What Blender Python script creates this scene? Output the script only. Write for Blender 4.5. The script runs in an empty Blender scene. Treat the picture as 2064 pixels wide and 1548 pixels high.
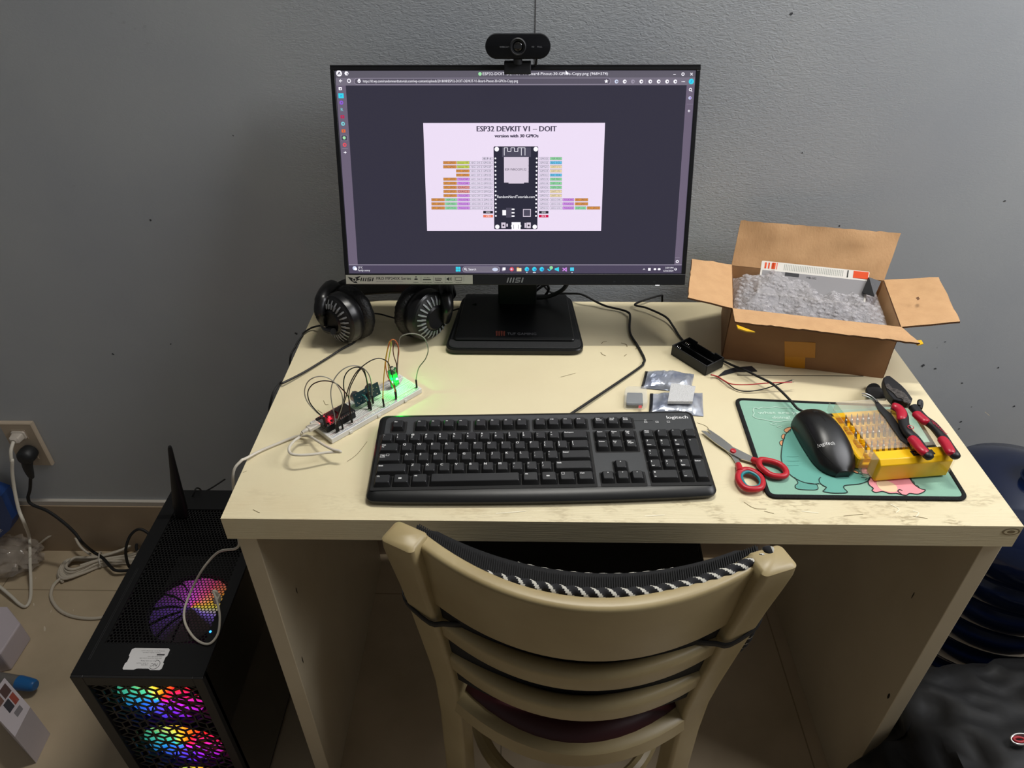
import bpy, bmesh, math, random
from mathutils import Vector, Matrix
from math import pi, sin, cos, radians as R

SC = bpy.context.scene
COL = SC.collection
random.seed(7)

# ------------------------------------------------------------------ camera
CAM = Vector((0.3759, -1.2004, 1.4168)); PITCH, YAW, ROLL, FPX = 0.6401, -0.0173, -0.0031, 1459.95
_f = Vector((sin(YAW)*cos(PITCH), cos(YAW)*cos(PITCH), -sin(PITCH)))
_r = Vector((cos(YAW), -sin(YAW), 0)); _u = _r.cross(_f)
RT = _r*cos(ROLL) + _u*sin(ROLL); UP = -_r*sin(ROLL) + _u*cos(ROLL); FW = _f
cam = bpy.data.objects.new('camera', bpy.data.cameras.new('camera'))
cam.data.sensor_width = 36; cam.data.lens = FPX*36/2064; cam.data.clip_start = 0.01
m = Matrix((RT, UP, -FW)).transposed().to_4x4(); m.translation = CAM
cam.matrix_world = m
COL.objects.link(cam); SC.camera = cam
SC.view_settings.view_transform = 'Standard'; SC.view_settings.look = 'None'
SC.view_settings.exposure = 0.0; SC.view_settings.gamma = 1.0
SC.view_settings.use_curve_mapping = False

# ------------------------------------------------------------------ light
w = bpy.data.worlds.new('world'); SC.world = w; w.use_nodes = True
w.node_tree.nodes['Background'].inputs[0].default_value = (0.95, 0.96, 0.98, 1)
w.node_tree.nodes['Background'].inputs[1].default_value = 0.12

def area(name, loc, target, sx, sy, power, col=(1, 1, 1)):
    l = bpy.data.lights.new(name, 'AREA'); l.shape = 'RECTANGLE'; l.size = sx; l.size_y = sy
    l.energy = power; l.color = col
    o = bpy.data.objects.new(name, l); COL.objects.link(o); o.location = loc
    o.rotation_euler = (Vector(target)-Vector(loc)).to_track_quat('-Z', 'Y').to_euler()
    return o
# tube lamp high on the wall over the desk, and the room's ceiling lamp in front and to the right
area('tube_lamp_light', (0.62, -0.075, 2.45), (0.62, -0.30, 0.7), 0.60, 0.05, 17.2, (1.0, 0.97, 0.90))
area('ceiling_lamp_light', (1.95, -0.58, 2.15), (0.95, -0.02, 0.9), 0.9, 0.9, 26.5, (0.97, 0.97, 1.0))

H = 0.7418   # desk top height

def ray(x, y):
    return RT*((x-1032)/FPX) + UP*(-(y-774)/FPX) + FW
def onz(x, y, z):            # the point of the place at height z seen at a photo position
    d = ray(x, y); return CAM + d*((z-CAM.z)/d.z)
def ony(x, y, Y):
    d = ray(x, y); return CAM + d*((Y-CAM.y)/d.y)
def onx(x, y, X):
    d = ray(x, y); return CAM + d*((X-CAM.x)/d.x)
def D(x, y, h=0.0):          # on the desk top, h above it
    return onz(x, y, H+h)

# ------------------------------------------------------------------ materials
def lin(h):
    if not isinstance(h, str): return tuple(h)
    h = h.lstrip('#'); c = [int(h[i:i+2], 16)/255 for i in (0, 2, 4)]
    return tuple(x/12.92 if x <= .04045 else ((x+.055)/1.055)**2.4 for x in c)

_m = {}
def mat(name, col, rough=.5, metal=0, bump=0, bscale=200, var=0, vscale=8, col2=None, trans=0, spec=.5,
        emit=0, alpha=1, coat=0, stretch=(1, 1, 1), ior=1.45, detail=6):
    if name in _m: return _m[name]
    M = bpy.data.materials.new(name); M.use_nodes = True; _m[name] = M
    N = M.node_tree.nodes; L = M.node_tree.links; b = N['Principled BSDF']
    c = lin(col)
    b.inputs['Base Color'].default_value = (*c, 1); b.inputs['Roughness'].default_value = rough
    b.inputs['Metallic'].default_value = metal; b.inputs['Specular IOR Level'].default_value = spec
    b.inputs['Transmission Weight'].default_value = trans; b.inputs['Alpha'].default_value = alpha
    b.inputs['Coat Weight'].default_value = coat; b.inputs['IOR'].default_value = ior
    if emit:
        b.inputs['Emission Color'].default_value = (*c, 1); b.inputs['Emission Strength'].default_value = emit
        b.inputs['Base Color'].default_value = (c[0]*.1, c[1]*.1, c[2]*.1, 1)
    if bump or var:
        tc = N.new('ShaderNodeTexCoord'); mp = N.new('ShaderNodeMapping')
        mp.inputs['Scale'].default_value = stretch
        L.new(tc.outputs['Object'], mp.inputs[0])
    if var:
        n = N.new('ShaderNodeTexNoise'); n.inputs['Scale'].default_value = vscale; n.inputs['Detail'].default_value = detail
        L.new(mp.outputs[0], n.inputs[0])
        r = N.new('ShaderNodeValToRGB'); r.color_ramp.elements[0].position = .5-var/2; r.color_ramp.elements[1].position = .5+var/2
        r.color_ramp.elements[0].color = (*lin(col2 if col2 else tuple(x*.6 for x in c)), 1); r.color_ramp.elements[1].color = (*c, 1)
        L.new(n.outputs[0], r.inputs[0]); L.new(r.outputs[0], b.inputs['Base Color'])
    if bump:
        n = N.new('ShaderNodeTexNoise'); n.inputs['Scale'].default_value = bscale; n.inputs['Detail'].default_value = 3
        L.new(mp.outputs[0], n.inputs[0])
        bm = N.new('ShaderNodeBump'); bm.inputs['Strength'].default_value = bump; bm.inputs['Distance'].default_value = .002
        L.new(n.outputs[0], bm.inputs['Height']); L.new(bm.outputs[0], b.inputs['Normal'])
    return M

def glow(name, col, s=1.0):           # something that gives off light (screen pixels, LEDs)
    return mat(name, col, rough=.25, emit=s)

# ------------------------------------------------------------------ mesh building
_glyph = {}
def glyphs(s):
    if s not in _glyph:
        c = bpy.data.curves.new('t', 'FONT'); c.body = s; c.size = 1; c.resolution_u = 2
        o = bpy.data.objects.new('t', c); me = bpy.data.meshes.new_from_object(o)
        vs = [v.co.copy() for v in me.vertices]; fs = [tuple(p.vertices) for p in me.polygons]
        bpy.data.objects.remove(o); bpy.data.curves.remove(c); bpy.data.meshes.remove(me)
        xs = [v.x for v in vs] or [0, 1]
        _glyph[s] = (vs, fs, min(xs), max(xs))
    return _glyph[s]

def catmull(P, n=8, closed=False):
    P = [Vector(p) for p in P]; out = []; N = len(P)
    rng = range(N) if closed else range(N-1)
    for i in rng:
        if closed: a, b, c, d = P[i-1], P[i], P[(i+1) % N], P[(i+2) % N]
        else: a, b, c, d = P[max(i-1, 0)], P[i], P[i+1], P[min(i+2, N-1)]
        for k in range(n):
            t = k/n
            out.append(.5*((2*b)+(c-a)*t+(2*a-5*b+4*c-d)*t*t+(3*b-a-3*c+d)*t*t*t))
    if not closed: out.append(P[-1])
    return out

def rrect(x0, y0, x1, y1, r, n=5):
    r = min(r, (x1-x0)/2-1e-6, (y1-y0)/2-1e-6); o = []
    for cx, cy, a in ((x1-r, y0+r, -90), (x1-r, y1-r, 0), (x0+r, y1-r, 90), (x0+r, y0+r, 180)):
        for k in range(n+1):
            t = R(a+90*k/n); o.append((cx+r*cos(t), cy+r*sin(t)))
    return o

def inset(P, d):                      # move each side of a (CCW) outline inwards
    n = len(P); o = []
    for i in range(n):
        a, b, c = Vector(P[i-1][:2]), Vector(P[i][:2]), Vector(P[(i+1) % n][:2])
        e1 = (b-a).normalized() if (b-a).length > 1e-9 else Vector((1, 0)); e2 = (c-b).normalized() if (c-b).length > 1e-9 else e1
        nn = Vector((-e1.y-e2.y, e1.x+e2.x))
        nn = nn.normalized() if nn.length > 1e-6 else Vector((-e1.y, e1.x))
        k = max(.4, nn.dot(Vector((-e1.y, e1.x))))
        o.append((b.x+nn.x*d/k, b.y+nn.y*d/k))
    return o

class MB:
    def __init__(s): s.V = []; s.F = []; s.mats = []
    def mi(s, m):
        if m not in s.mats: s.mats.append(m)
        return s.mats.index(m)
    def add(s, vs, fs, m, M=None):
        k = len(s.V); i = s.mi(m)
        for v in vs:
            v = Vector(v); s.V.append(M @ v if M is not None else v)
        for f in fs: s.F.append((tuple(k+j for j in f), i))
        return s
    def box(s, c, d, m, M=None):
        x, y, z = c; a, b, h = d[0]/2, d[1]/2, d[2]/2
        vs = [(x+i*a, y+j*b, z+k*h) for k in (-1, 1) for j in (-1, 1) for i in (-1, 1)]
        return s.add(vs, [(0, 2, 3, 1), (4, 5, 7, 6), (0, 1, 5, 4), (2, 6, 7, 3), (0, 4, 6, 2), (1, 3, 7, 5)], m, M)
    def loft(s, rings, m, M=None, cap0=True, cap1=True, closed=True, loop=False):
        n = len(rings[0]); vs = [p for r in rings for p in r]; fs = []
        q = len(rings)
        for i in range(q if loop else q-1):
            for j in range(n if closed else n-1):
                a = i*n+j; b = i*n+(j+1) % n; c = ((i+1) % q)*n+(j+1) % n; d = ((i+1) % q)*n+j
                fs.append((a, b, c, d))
        if cap0 and not loop: fs.append(tuple(range(n))[::-1])
        if cap1 and not loop: fs.append(tuple((q-1)*n+j for j in range(n)))
        return s.add(vs, fs, m, M)
    def prism(s, P, z0, z1, m, M=None, bev=0):
        if bev:
            Q = inset(P, bev)
            return s.loft([[(x, y, z0) for x, y in Q], [(x, y, z0+bev) for x, y in P], [(x, y, z1-bev) for x, y in P], [(x, y, z1) for x, y in Q]], m, M)
        return s.loft([[(x, y, z0) for x, y in P], [(x, y, z1) for x, y in P]], m, M)
    def rbox(s, x0, y0, x1, y1, z0, z1, r, m, M=None, bev=.001, n=4):
        return s.prism(rrect(x0, y0, x1, y1, r, n), z0, z1, m, M, bev)
    def cyl(s, p0, p1, r0, m, r1=None, n=20, M=None, cap=True):
        r1 = r0 if r1 is None else r1; p0 = Vector(p0); p1 = Vector(p1)
        q = (p1-p0).to_track_quat('Z', 'Y')
        rr = [[p+q @ Vector((r*cos(2*pi*k/n), r*sin(2*pi*k/n), 0)) for k in range(n)] for p, r in ((p0, r0), (p1, r1))]
        return s.loft(rr, m, M, cap, cap)
    def lathe(s, prof, m, M=None, n=32, cap=False):
        return s.loft([[(r*cos(2*pi*k/n), r*sin(2*pi*k/n), z) for k in range(n)] for r, z in prof], m, M, cap, cap)
    def tube(s, P, r, m, n=8, sub=8, closed=False, M=None, flat=None):
        P = catmull(P, sub, closed) if sub else [Vector(p) for p in P]
        rings = []; N = len(P); up = Vector((0, 0, 1)); pn = None
        for i in range(N):
            t = (P[(i+1) % N]-P[i-1]) if closed else (P[min(i+1, N-1)]-P[max(i-1, 0)])
            t = t.normalized() if t.length > 1e-9 else Vector((1, 0, 0))
            if pn is None: pn = t.orthogonal().normalized() if flat is None else (up.cross(t)).normalized()
            if flat is not None and up.cross(t).length > .05: pn = up.cross(t).normalized()
            pn = (pn-t*pn.dot(t)).normalized(); b = t.cross(pn)
            rr = r(i/(N-1)) if callable(r) else r
            fz = 1 if flat is None else flat
            rings.append([P[i]+pn*rr*cos(2*pi*k/n)+b*rr*fz*sin(2*pi*k/n) for k in range(n)])
        return s.loft(rings, m, M, True, True, True, closed)
    def ball(s, c, r, m, n=16, M=None):
        if not hasattr(r, '__len__'): r = (r, r, r)
        c = Vector(c); rings = []
        for i in range(1, n//2):
            a = pi*i/(n//2)
            rings.append([c+Vector((r[0]*sin(a)*cos(2*pi*k/n), r[1]*sin(a)*sin(2*pi*k/n), -r[2]*cos(a))) for k in range(n)])
        return s.loft(rings, m, M)
    def poly(s, P, m, M=None): return s.add(P, [tuple(range(len(P)))], m, M)
    def text(s, t, x, y, h, m, M=None, w=None, al='l', z=0):
        vs, fs, a, b = glyphs(t)
        if not fs: return s
        k = h/.72; kx = (w/(b-a)) if w else k; W = (b-a)*kx
        ox = x-(0 if al == 'l' else W/2 if al == 'c' else W)
        return s.add([(ox+(v.x-a)*kx, y+v.y*k, z) for v in vs], fs, m, M)
    def build(s, name, parent=None, world=True, smooth=35, loc=None, bevel=0, sub=0, solid=0, at=None):
        W = Matrix.Identity(4); p_ = parent
        while p_ is not None: W = p_.matrix_basis @ W; p_ = p_.parent
        if at is not None: V = s.V; o_loc = None
        elif parent is not None and world:
            I = W.inverted(); V = [I @ v for v in s.V]; o_loc = None
        elif parent is None:
            if loc is None:
                n = len(s.V); xs = [v.x for v in s.V]; ys = [v.y for v in s.V]
                loc = Vector(((min(xs)+max(xs))/2, (min(ys)+max(ys))/2, min(v.z for v in s.V)))
            loc = Vector(loc); V = [v-loc for v in s.V] if world else s.V; o_loc = loc
        else: V = s.V; o_loc = loc
        me = bpy.data.meshes.new(name); me.from_pydata([tuple(v) for v in V], [], [f for f, _ in s.F])
        for m_ in s.mats: me.materials.append(m_)
        me.polygons.foreach_set('material_index', [i for _, i in s.F])
        me.polygons.foreach_set('use_smooth', [bool(smooth)]*len(s.F))
        me.update()
        if smooth: me.set_sharp_from_angle(angle=R(smooth))
        o = bpy.data.objects.new(name, me); COL.objects.link(o)
        if parent is not None: o.parent = parent
        if o_loc is not None: o.location = o_loc
        if at is not None: o.matrix_basis = W.inverted() @ at; o.matrix_basis = o.matrix_basis.copy()
        if solid:
            d = o.modifiers.new('s', 'SOLIDIFY'); d.thickness = solid; d.offset = 0
        if bevel:
            d = o.modifiers.new('b', 'BEVEL'); d.width = bevel; d.segments = 2; d.limit_method = 'ANGLE'; d.angle_limit = R(40)
        if sub:
            d = o.modifiers.new('u', 'SUBSURF'); d.levels = sub; d.render_levels = sub
        return o

def tag(o, label, cat, group=None, kind=None):
    o['label'] = label; o['category'] = cat
    if group: o['group'] = group
    if kind: o['kind'] = kind
    return o
def thing(name, label, cat, loc=(0, 0, 0), rz=0, group=None, mw=None):
    o = bpy.data.objects.new(name, None); COL.objects.link(o); o.empty_display_size = .05
    if mw is not None: o.matrix_basis = mw
    else: o.location = loc; o.rotation_euler = (0, 0, rz)
    o.matrix_basis = o.matrix_basis.copy()
    return tag(o, label, cat, group)
def struct(mb, name, **k):
    o = mb.build(name, **k); o['kind'] = 'structure'; return o
def frame(o, x, y=None, z=None):      # matrix from origin and axes
    x = Vector(x).normalized(); z = Vector(z).normalized() if z is not None else x.cross(Vector(y)).normalized()
    y = z.cross(x).normalized(); z = x.cross(y)
    mm = Matrix((x, y, z)).transposed().to_4x4(); mm.translation = Vector(o); return mm
def part_label(o, t): o['label'] = t; return o
def T(x, y, z): return Matrix.Translation((x, y, z))
def Rz(a): return Matrix.Rotation(a, 4, 'Z')
def Rx(a): return Matrix.Rotation(a, 4, 'X')
def Ry(a): return Matrix.Rotation(a, 4, 'Y')

BLK = mat('black_plastic', '#141416', .42)
BLK2 = mat('black_satin_plastic', '#1b1c1e', .5, bump=.05, bscale=900)
RUB = mat('black_rubber', '#0f0f10', .6)
WHT = mat('white_plastic', '#d8d2c6', .4)
GRY = mat('grey_plastic', '#77787a', .45)
CHR = mat('steel', '#b8b8b8', .25, metal=1)
PRW = mat('white_print', '#e6e6e6', .5)
# ------------------------------------------------------------------ structure: wall, floor, skirting
def wall_mat():
    M = bpy.data.materials.new('wall_paint'); M.use_nodes = True
    N = M.node_tree.nodes; L = M.node_tree.links; b = N['Principled BSDF']; b.inputs['Roughness'].default_value = .55
    tc = N.new('ShaderNodeTexCoord')
    n0 = N.new('ShaderNodeTexNoise'); n0.inputs['Scale'].default_value = 3.0; n0.inputs['Detail'].default_value = 5
    L.new(tc.outputs['Object'], n0.inputs[0])
    r = N.new('ShaderNodeValToRGB'); r.color_ramp.elements[0].position = .3; r.color_ramp.elements[1].position = .75
    r.color_ramp.elements[0].color = (*lin('#aeb3b9'), 1); r.color_ramp.elements[1].color = (*lin('#bcc0c2'), 1)
    L.new(n0.outputs[0], r.inputs[0]); L.new(r.outputs[0], b.inputs['Base Color'])
    mp = N.new('ShaderNodeMapping'); mp.inputs['Scale'].default_value = (1.0, 1, 2.4)
    L.new(tc.outputs['Object'], mp.inputs[0])
    n1 = N.new('ShaderNodeTexNoise'); n1.inputs['Scale'].default_value = 120; n1.inputs['Detail'].default_value = 4; n1.inputs['Distortion'].default_value = 1.2
    L.new(mp.outputs[0], n1.inputs[0])
    # the roller texture is strongest in the middle of the wall and fades to smooth plaster at the sides
    n2 = N.new('ShaderNodeTexNoise'); n2.inputs['Scale'].default_value = 1.1
    L.new(tc.outputs['Object'], n2.inputs[0])
    sp = N.new('ShaderNodeSeparateXYZ'); L.new(tc.outputs['Object'], sp.inputs[0])
    mr = N.new('ShaderNodeMapRange'); mr.inputs[1].default_value = -.05; mr.inputs[2].default_value = .25; L.new(sp.outputs[0], mr.inputs[0])
    mr2 = N.new('ShaderNodeMapRange'); mr2.inputs[1].default_value = 1.0; mr2.inputs[2].default_value = .75; L.new(sp.outputs[0], mr2.inputs[0])
    mu = N.new('ShaderNodeMath'); mu.operation = 'MULTIPLY'; L.new(mr.outputs[0], mu.inputs[0]); L.new(mr2.outputs[0], mu.inputs[1])
    ad = N.new('ShaderNodeMath'); ad.operation = 'MULTIPLY_ADD'; ad.inputs[1].default_value = .27; ad.inputs[2].default_value = .05
    L.new(mu.outputs[0], ad.inputs[0])
    bp = N.new('ShaderNodeBump'); bp.inputs['Distance'].default_value = .003
    L.new(ad.outputs[0], bp.inputs['Strength']); L.new(n1.outputs[0], bp.inputs['Height']); L.new(bp.outputs[0], b.inputs['Normal'])
    return M
WALL = wall_mat()
wb = MB()
wb.box((.5, .05, 1.3), (6.0, .1, 2.6), WALL)
DK = mat('plaster_mark', '#4a4c50', .8); LT = mat('bare_plaster', '#b0b4b8', .8)
# paint chips and scratches in the wall's surface
for px, py, s_, dark in ((225, 27, 5, 0), (251, 44, 6, 0), (273, 57, 4, 0), (293, 53, 5, 0), (298, 87, 5, 0), (150, 375, 7, 0), (303, 443, 6, 1),
                         (470, 273, 3, 1), (663, 393, 5, 0), (344, 693, 4, 1), (597, 672, 7, 1), (228, 714, 6, 1), (1594, 28, 6, 1), (1692, 455, 4, 1), (1617, 308, 3, 1),
                         (2025, 405, 5, 1), (1850, 435, 3, 0), (1860, 737, 9, 1), (1885, 743, 6, 1), (1905, 689, 5, 1), (2012, 741, 5, 1), (1939, 772, 5, 1),
                         (1958, 820, 4, 1), (2044, 819, 6, 1), (1937, 850, 6, 1), (1933, 864, 5, 1), (1890, 700, 4, 0)):
    c = ony(px, py, 0); c.y = -.0004; n = 9; k = s_*.00045
    a0 = random.random()*6
    wb.poly([(c.x+k*cos(a0+2*pi*i/n)*random.uniform(.5, 1.2), c.y, c.z+k*1.1*sin(a0+2*pi*i/n)*random.uniform(.3, 1.1)) for i in range(n)], DK if dark else LT)
p0 = ony(1078, -60, 0); p1 = ony(1080, 150, 0)
wb.box(((p0.x+p1.x)/2, -.0003, (p0.z+p1.z)/2), (.0011, .0006, p0.z-p1.z), mat('wall_crack', '#6d6a6c', .8))
# the mark of cable soot near the socket and faint stains on the right
struct(wb, 'wall_back', loc=(0, 0, 0))

def floor_mat():
    M = bpy.data.materials.new('floor_tile'); M.use_nodes = True
    N = M.node_tree.nodes; L = M.node_tree.links; b = N['Principled BSDF']; b.inputs['Roughness'].default_value = .38
    tc = N.new('ShaderNodeTexCoord')
    br = N.new('ShaderNodeTexBrick'); br.offset = 0; br.inputs['Scale'].default_value = 1
    br.inputs['Brick Width'].default_value = .6; br.inputs['Row Height'].default_value = .6; br.inputs['Mortar Size'].default_value = .0015
    mp = N.new('ShaderNodeMapping'); mp.inputs['Location'].default_value = (.26, .13, 0)
    L.new(tc.outputs['Object'], mp.inputs[0]); L.new(mp.outputs[0], br.inputs[0])
    n = N.new('ShaderNodeTexNoise'); n.inputs['Scale'].default_value = 5; n.inputs['Detail'].default_value = 8
    L.new(tc.outputs['Object'], n.inputs[0])
    r = N.new('ShaderNodeValToRGB'); r.color_ramp.elements[0].position = .32; r.color_ramp.elements[1].position = .62
    r.color_ramp.elements[0].color = (*lin('#ab9a80'), 1); r.color_ramp.elements[1].color = (*lin('#bfad92'), 1)
    L.new(n.outputs[0], r.inputs[0]); L.new(r.outputs[0], br.inputs['Color1']); L.new(r.outputs[0], br.inputs['Color2'])
    br.inputs['Mortar'].default_value = (*lin('#8f8068'), 1)
    L.new(br.outputs[0], b.inputs['Base Color'])
    return M
FLM = floor_mat()
fb = MB().box((.5, -1.5, -.05), (6.0, 3.2, .1), FLM)
SPK = mat('floor_scuff', '#d2c7b4', .5)
for px, py, s_ in ((68, 1218, 4), (103, 1232, 3), (90, 1267, 6), (72, 1165, 2), (64, 1440, 4), (92, 1484, 4), (148, 1230, 2)):
    c = onz(px, py, .0004); k = s_*.0007; a0 = random.uniform(.9, 1.4)
    fb.poly([c+Vector((cos(a0)*k*2*cos(t)-sin(a0)*k*.5*sin(t), -sin(a0)*k*2*cos(t)-cos(a0)*k*.5*sin(t), 0)) for t in [i*pi/4 for i in range(8)]][::-1], SPK)
struct(fb, 'floor', loc=(0, 0, 0))

SK = mat('skirting_tile', '#b09c84', .35, var=.5, vscale=6, col2='#9e8b74')
SKT = mat('skirting_top', '#c4bdb3', .6)
sb = MB(); sb.box((.5, -.006, .08), (6, .012, .16), SK); sb.box((.5, -.0045, .1665), (6, .009, .013), SKT)
struct(sb, 'baseboard_back', loc=(0, 0, 0))
cb = MB().box((.5, -1.5, 2.65), (6.0, 3.2, .1), mat('ceiling_white', '#cfcfcb', .9))
struct(cb, 'ceiling', loc=(0, 0, 2.6))

# ------------------------------------------------------------------ desk
def tcz(N, L, tc):       # distance above the underside of the top board
    s_ = N.new('ShaderNodeSeparateXYZ'); L.new(tc.outputs['Object'], s_.inputs[0]); a_ = N.new('ShaderNodeMath'); a_.operation = 'SUBTRACT'; a_.inputs[1].default_value = .7048; L.new(s_.outputs[2], a_.inputs[0]); return a_.outputs[0]
def desk_mat(name, top):
    M = bpy.data.materials.new(name); M.use_nodes = True
    N = M.node_tree.nodes; L = M.node_tree.links; b = N['Principled BSDF']; b.inputs['Roughness'].default_value = .42
    tc = N.new('ShaderNodeTexCoord'); sp = N.new('ShaderNodeSeparateXYZ'); L.new(tc.outputs['Object'], sp.inputs[0])
    def noise(scale, st, detail=6, dist=0):
        mp = N.new('ShaderNodeMapping'); mp.inputs['Scale'].default_value = st; L.new(tc.outputs['Object'], mp.inputs[0])
        n = N.new('ShaderNodeTexNoise'); n.inputs['Scale'].default_value = scale; n.inputs['Detail'].default_value = detail; n.inputs['Distortion'].default_value = dist
        L.new(mp.outputs[0], n.inputs[0]); return n
    def ramp(src, p0, p1, c0, c1):
        r = N.new('ShaderNodeValToRGB'); r.color_ramp.elements[0].position = p0; r.color_ramp.elements[1].position = p1
        r.color_ramp.elements[0].color = (*lin(c0), 1); r.color_ramp.elements[1].color = (*lin(c1), 1); L.new(src, r.inputs[0]); return r
    def mix(f, a, bb):
        x = N.new('ShaderNodeMix'); x.data_type = 'RGBA'; L.new(f, x.inputs[0]); L.new(a, x.inputs[6]); L.new(bb, x.inputs[7]); return x
    def mth(op, a, c):
        x = N.new('ShaderNodeMath'); x.operation = op
        for i, q in enumerate((a, c)):
            if isinstance(q, (int, float)): x.inputs[i].default_value = q
            else: L.new(q, x.inputs[i])
        return x.outputs[0]
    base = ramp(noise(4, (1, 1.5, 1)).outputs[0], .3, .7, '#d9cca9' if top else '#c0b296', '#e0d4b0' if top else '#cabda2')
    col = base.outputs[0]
    if top:
        # rubbed brown dirt towards the front edge and in a few worn patches
        fr = N.new('ShaderNodeMapRange'); fr.inputs[1].default_value = -.185; fr.inputs[2].default_value = -.255; L.new(sp.outputs[1], fr.inputs[0])
        rt = N.new('ShaderNodeMapRange'); rt.inputs[1].default_value = -.30; rt.inputs[2].default_value = .25; rt.inputs[3].default_value = .25; L.new(sp.outputs[0], rt.inputs[0])
        d1 = ramp(noise(16, (1, 1.6, 1), 9, .8).outputs[0], .48, .60, '#000000', '#ffffff')
        d2 = ramp(noise(90, (1, 3, 1), 5, .5).outputs[0], .44, .60, '#000000', '#ffffff')
        zt = N.new('ShaderNodeMapRange'); zt.inputs[1].default_value = .0368; zt.inputs[2].default_value = .0369; zt.inputs[4].default_value = .75; L.new(tcz(N, L, tc), zt.inputs[0])
        f = mth('MULTIPLY', zt.outputs[0], mth('MULTIPLY', mth('MULTIPLY', fr.outputs[0], rt.outputs[0]), mth('MULTIPLY', d1.outputs[0], d2.outputs[0])))
        drt = N.new('ShaderNodeRGB'); drt.outputs[0].default_value = (*lin('#9c8a66'), 1)
        col = mix(f, col, drt.outputs[0]).outputs[2]
        # soft tan soiling everywhere
        s1 = ramp(noise(7, (1, 1.4, 1), 8).outputs[0], .50, .72, '#000000', '#8a8a8a')
        tan = N.new('ShaderNodeRGB'); tan.outputs[0].default_value = (*lin('#c9ae84'), 1)
        col = mix(mth('MULTIPLY', s1.outputs[0], mth('ADD', mth('MULTIPLY', fr.outputs[0], .9), .25)), col, tan.outputs[0]).outputs[2]
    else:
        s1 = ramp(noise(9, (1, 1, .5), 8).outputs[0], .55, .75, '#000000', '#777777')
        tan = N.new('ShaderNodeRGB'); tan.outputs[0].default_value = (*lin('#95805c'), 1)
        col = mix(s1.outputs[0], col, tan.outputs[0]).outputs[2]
    L.new(col, b.inputs['Base Color'])
    g = noise(60, (.35, 9, 9) if top else (1, 1, 1), 3)
    bp = N.new('ShaderNodeBump'); bp.inputs['Distance'].default_value = .0012
    if top:
        fg = N.new('ShaderNodeMapRange'); fg.inputs[1].default_value = -.20; fg.inputs[2].default_value = -.262; fg.inputs[3].default_value = .04; fg.inputs[4].default_value = .5
        L.new(sp.outputs[1], fg.inputs[0]); L.new(fg.outputs[0], bp.inputs['Strength'])
    else: bp.inputs['Strength'].default_value = .15
    L.new(g.outputs[0], bp.inputs['Height']); L.new(bp.outputs[0], b.inputs['Normal'])
    return M
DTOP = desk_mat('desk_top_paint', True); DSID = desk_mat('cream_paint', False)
SEAM = mat('desk_groove', '#2a241b', .9); MRK = mat('pencil_mark', '#857757', .8); MRL = mat('scraped_paint', '#f0e8cf', .8)
YF, YB = -.5803, -.0387
desk = thing('desk', 'cream painted wooden desk with worn dirty front edge against the grey wall', 'desk', (.498, -.31, 0))
tb = MB(); tb.box((.4977, (YF+YB)/2, H-.0185), (.9954, YB-YF, .037), DTOP)
def decal(P, m, h=.0004): tb.poly([D(x, y, h) for x, y in P], m)
def stroke(P, wd, m, h=.0004, mb=None, f=None):
    f = f or (lambda x, y: D(x, y, h)); mb = mb or tb
    Q = [f(x, y) for x, y in P]
    Q = catmull(Q, 5) if len(Q) > 2 else Q
    for a, b in zip(Q, Q[1:]):
        d = (b-a); nn = Vector((-d.y, d.x, 0)); nn = nn.normalized()*wd/2 if nn.length else nn
        mb.add([a-nn, b-nn, b+nn, a+nn], [(0, 1, 2, 3)], m)
stroke([(1486, 756), (1740, 758)], .0016, SEAM)
stroke([(1475, 741), (1760, 744)], .0006, MRK)
for P in ([(1212, 693), (1216, 689), (1223, 688)], [(1252, 691), (1262, 694), (1264, 699)], [(1211, 710), (1214, 714), (1221, 717)], [(1258, 718), (1263, 714)],
          [(1281, 704), (1285, 700), (1292, 700)]): stroke(P, .0012, MRK)
for P in ([(640, 826), (650, 833)], [(652, 807), (656, 815), (662, 815)], [(700, 930), (720, 915), (740, 890)], [(490, 952), (497, 949)], [(510, 1027), (520, 1032), (524, 1033)],
          [(1130, 760), (1160, 752)], [(1350, 775), (1370, 783)], [(1405, 852), (1425, 860), (1432, 876)], [(1500, 1012), (1520, 1024), (1545, 1026)], [(1985, 830), (1995, 838)],
          [(1820, 1000), (1828, 1012)], [(1540, 1030), (1560, 1035)], [(1840, 1040), (1870, 1045)], [(1700, 1040), (1740, 1036)]): stroke(P, .0007, MRK)
for P in ([(1795, 1016), (1812, 1026), (1806, 1033)], [(1840, 1030), (1852, 1033), (1846, 1042)], [(1615, 1030), (1650, 1034)], [(1300, 1040), (1340, 1038)], [(1000, 1035), (1060, 1030)]): stroke(P, .0012, MRL)
tb.build('tabletop', desk, bevel=0)
for x0, x1 in ((.008, .0332), (.967, .9915)):
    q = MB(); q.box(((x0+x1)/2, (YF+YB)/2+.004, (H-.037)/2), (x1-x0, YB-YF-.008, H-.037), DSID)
    if x0 > .5:
        for (u, v, s_) in ((1840, 1200, 8), (1791, 1403, 7)):
            c = onx(u, v, .9666); q.poly([c+Vector((0, (.0010 if s_ == 8 else .0025)*cos(t), .0010*s_*sin(t))) for t in [k*pi/4 for k in range(8)]], SEAM)
    else:
        for (u, v, s_) in ((610, 1330, 6), (598, 1190, 5)):
            c = onx(u, v, .0336); q.poly([c+Vector((0, .0015*cos(t), .0015*s_*sin(t))) for t in [k*pi/4 for k in range(8)]], SEAM)
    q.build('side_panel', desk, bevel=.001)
q = MB(); c = ony(2038, 1072, YF-.0004)
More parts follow.
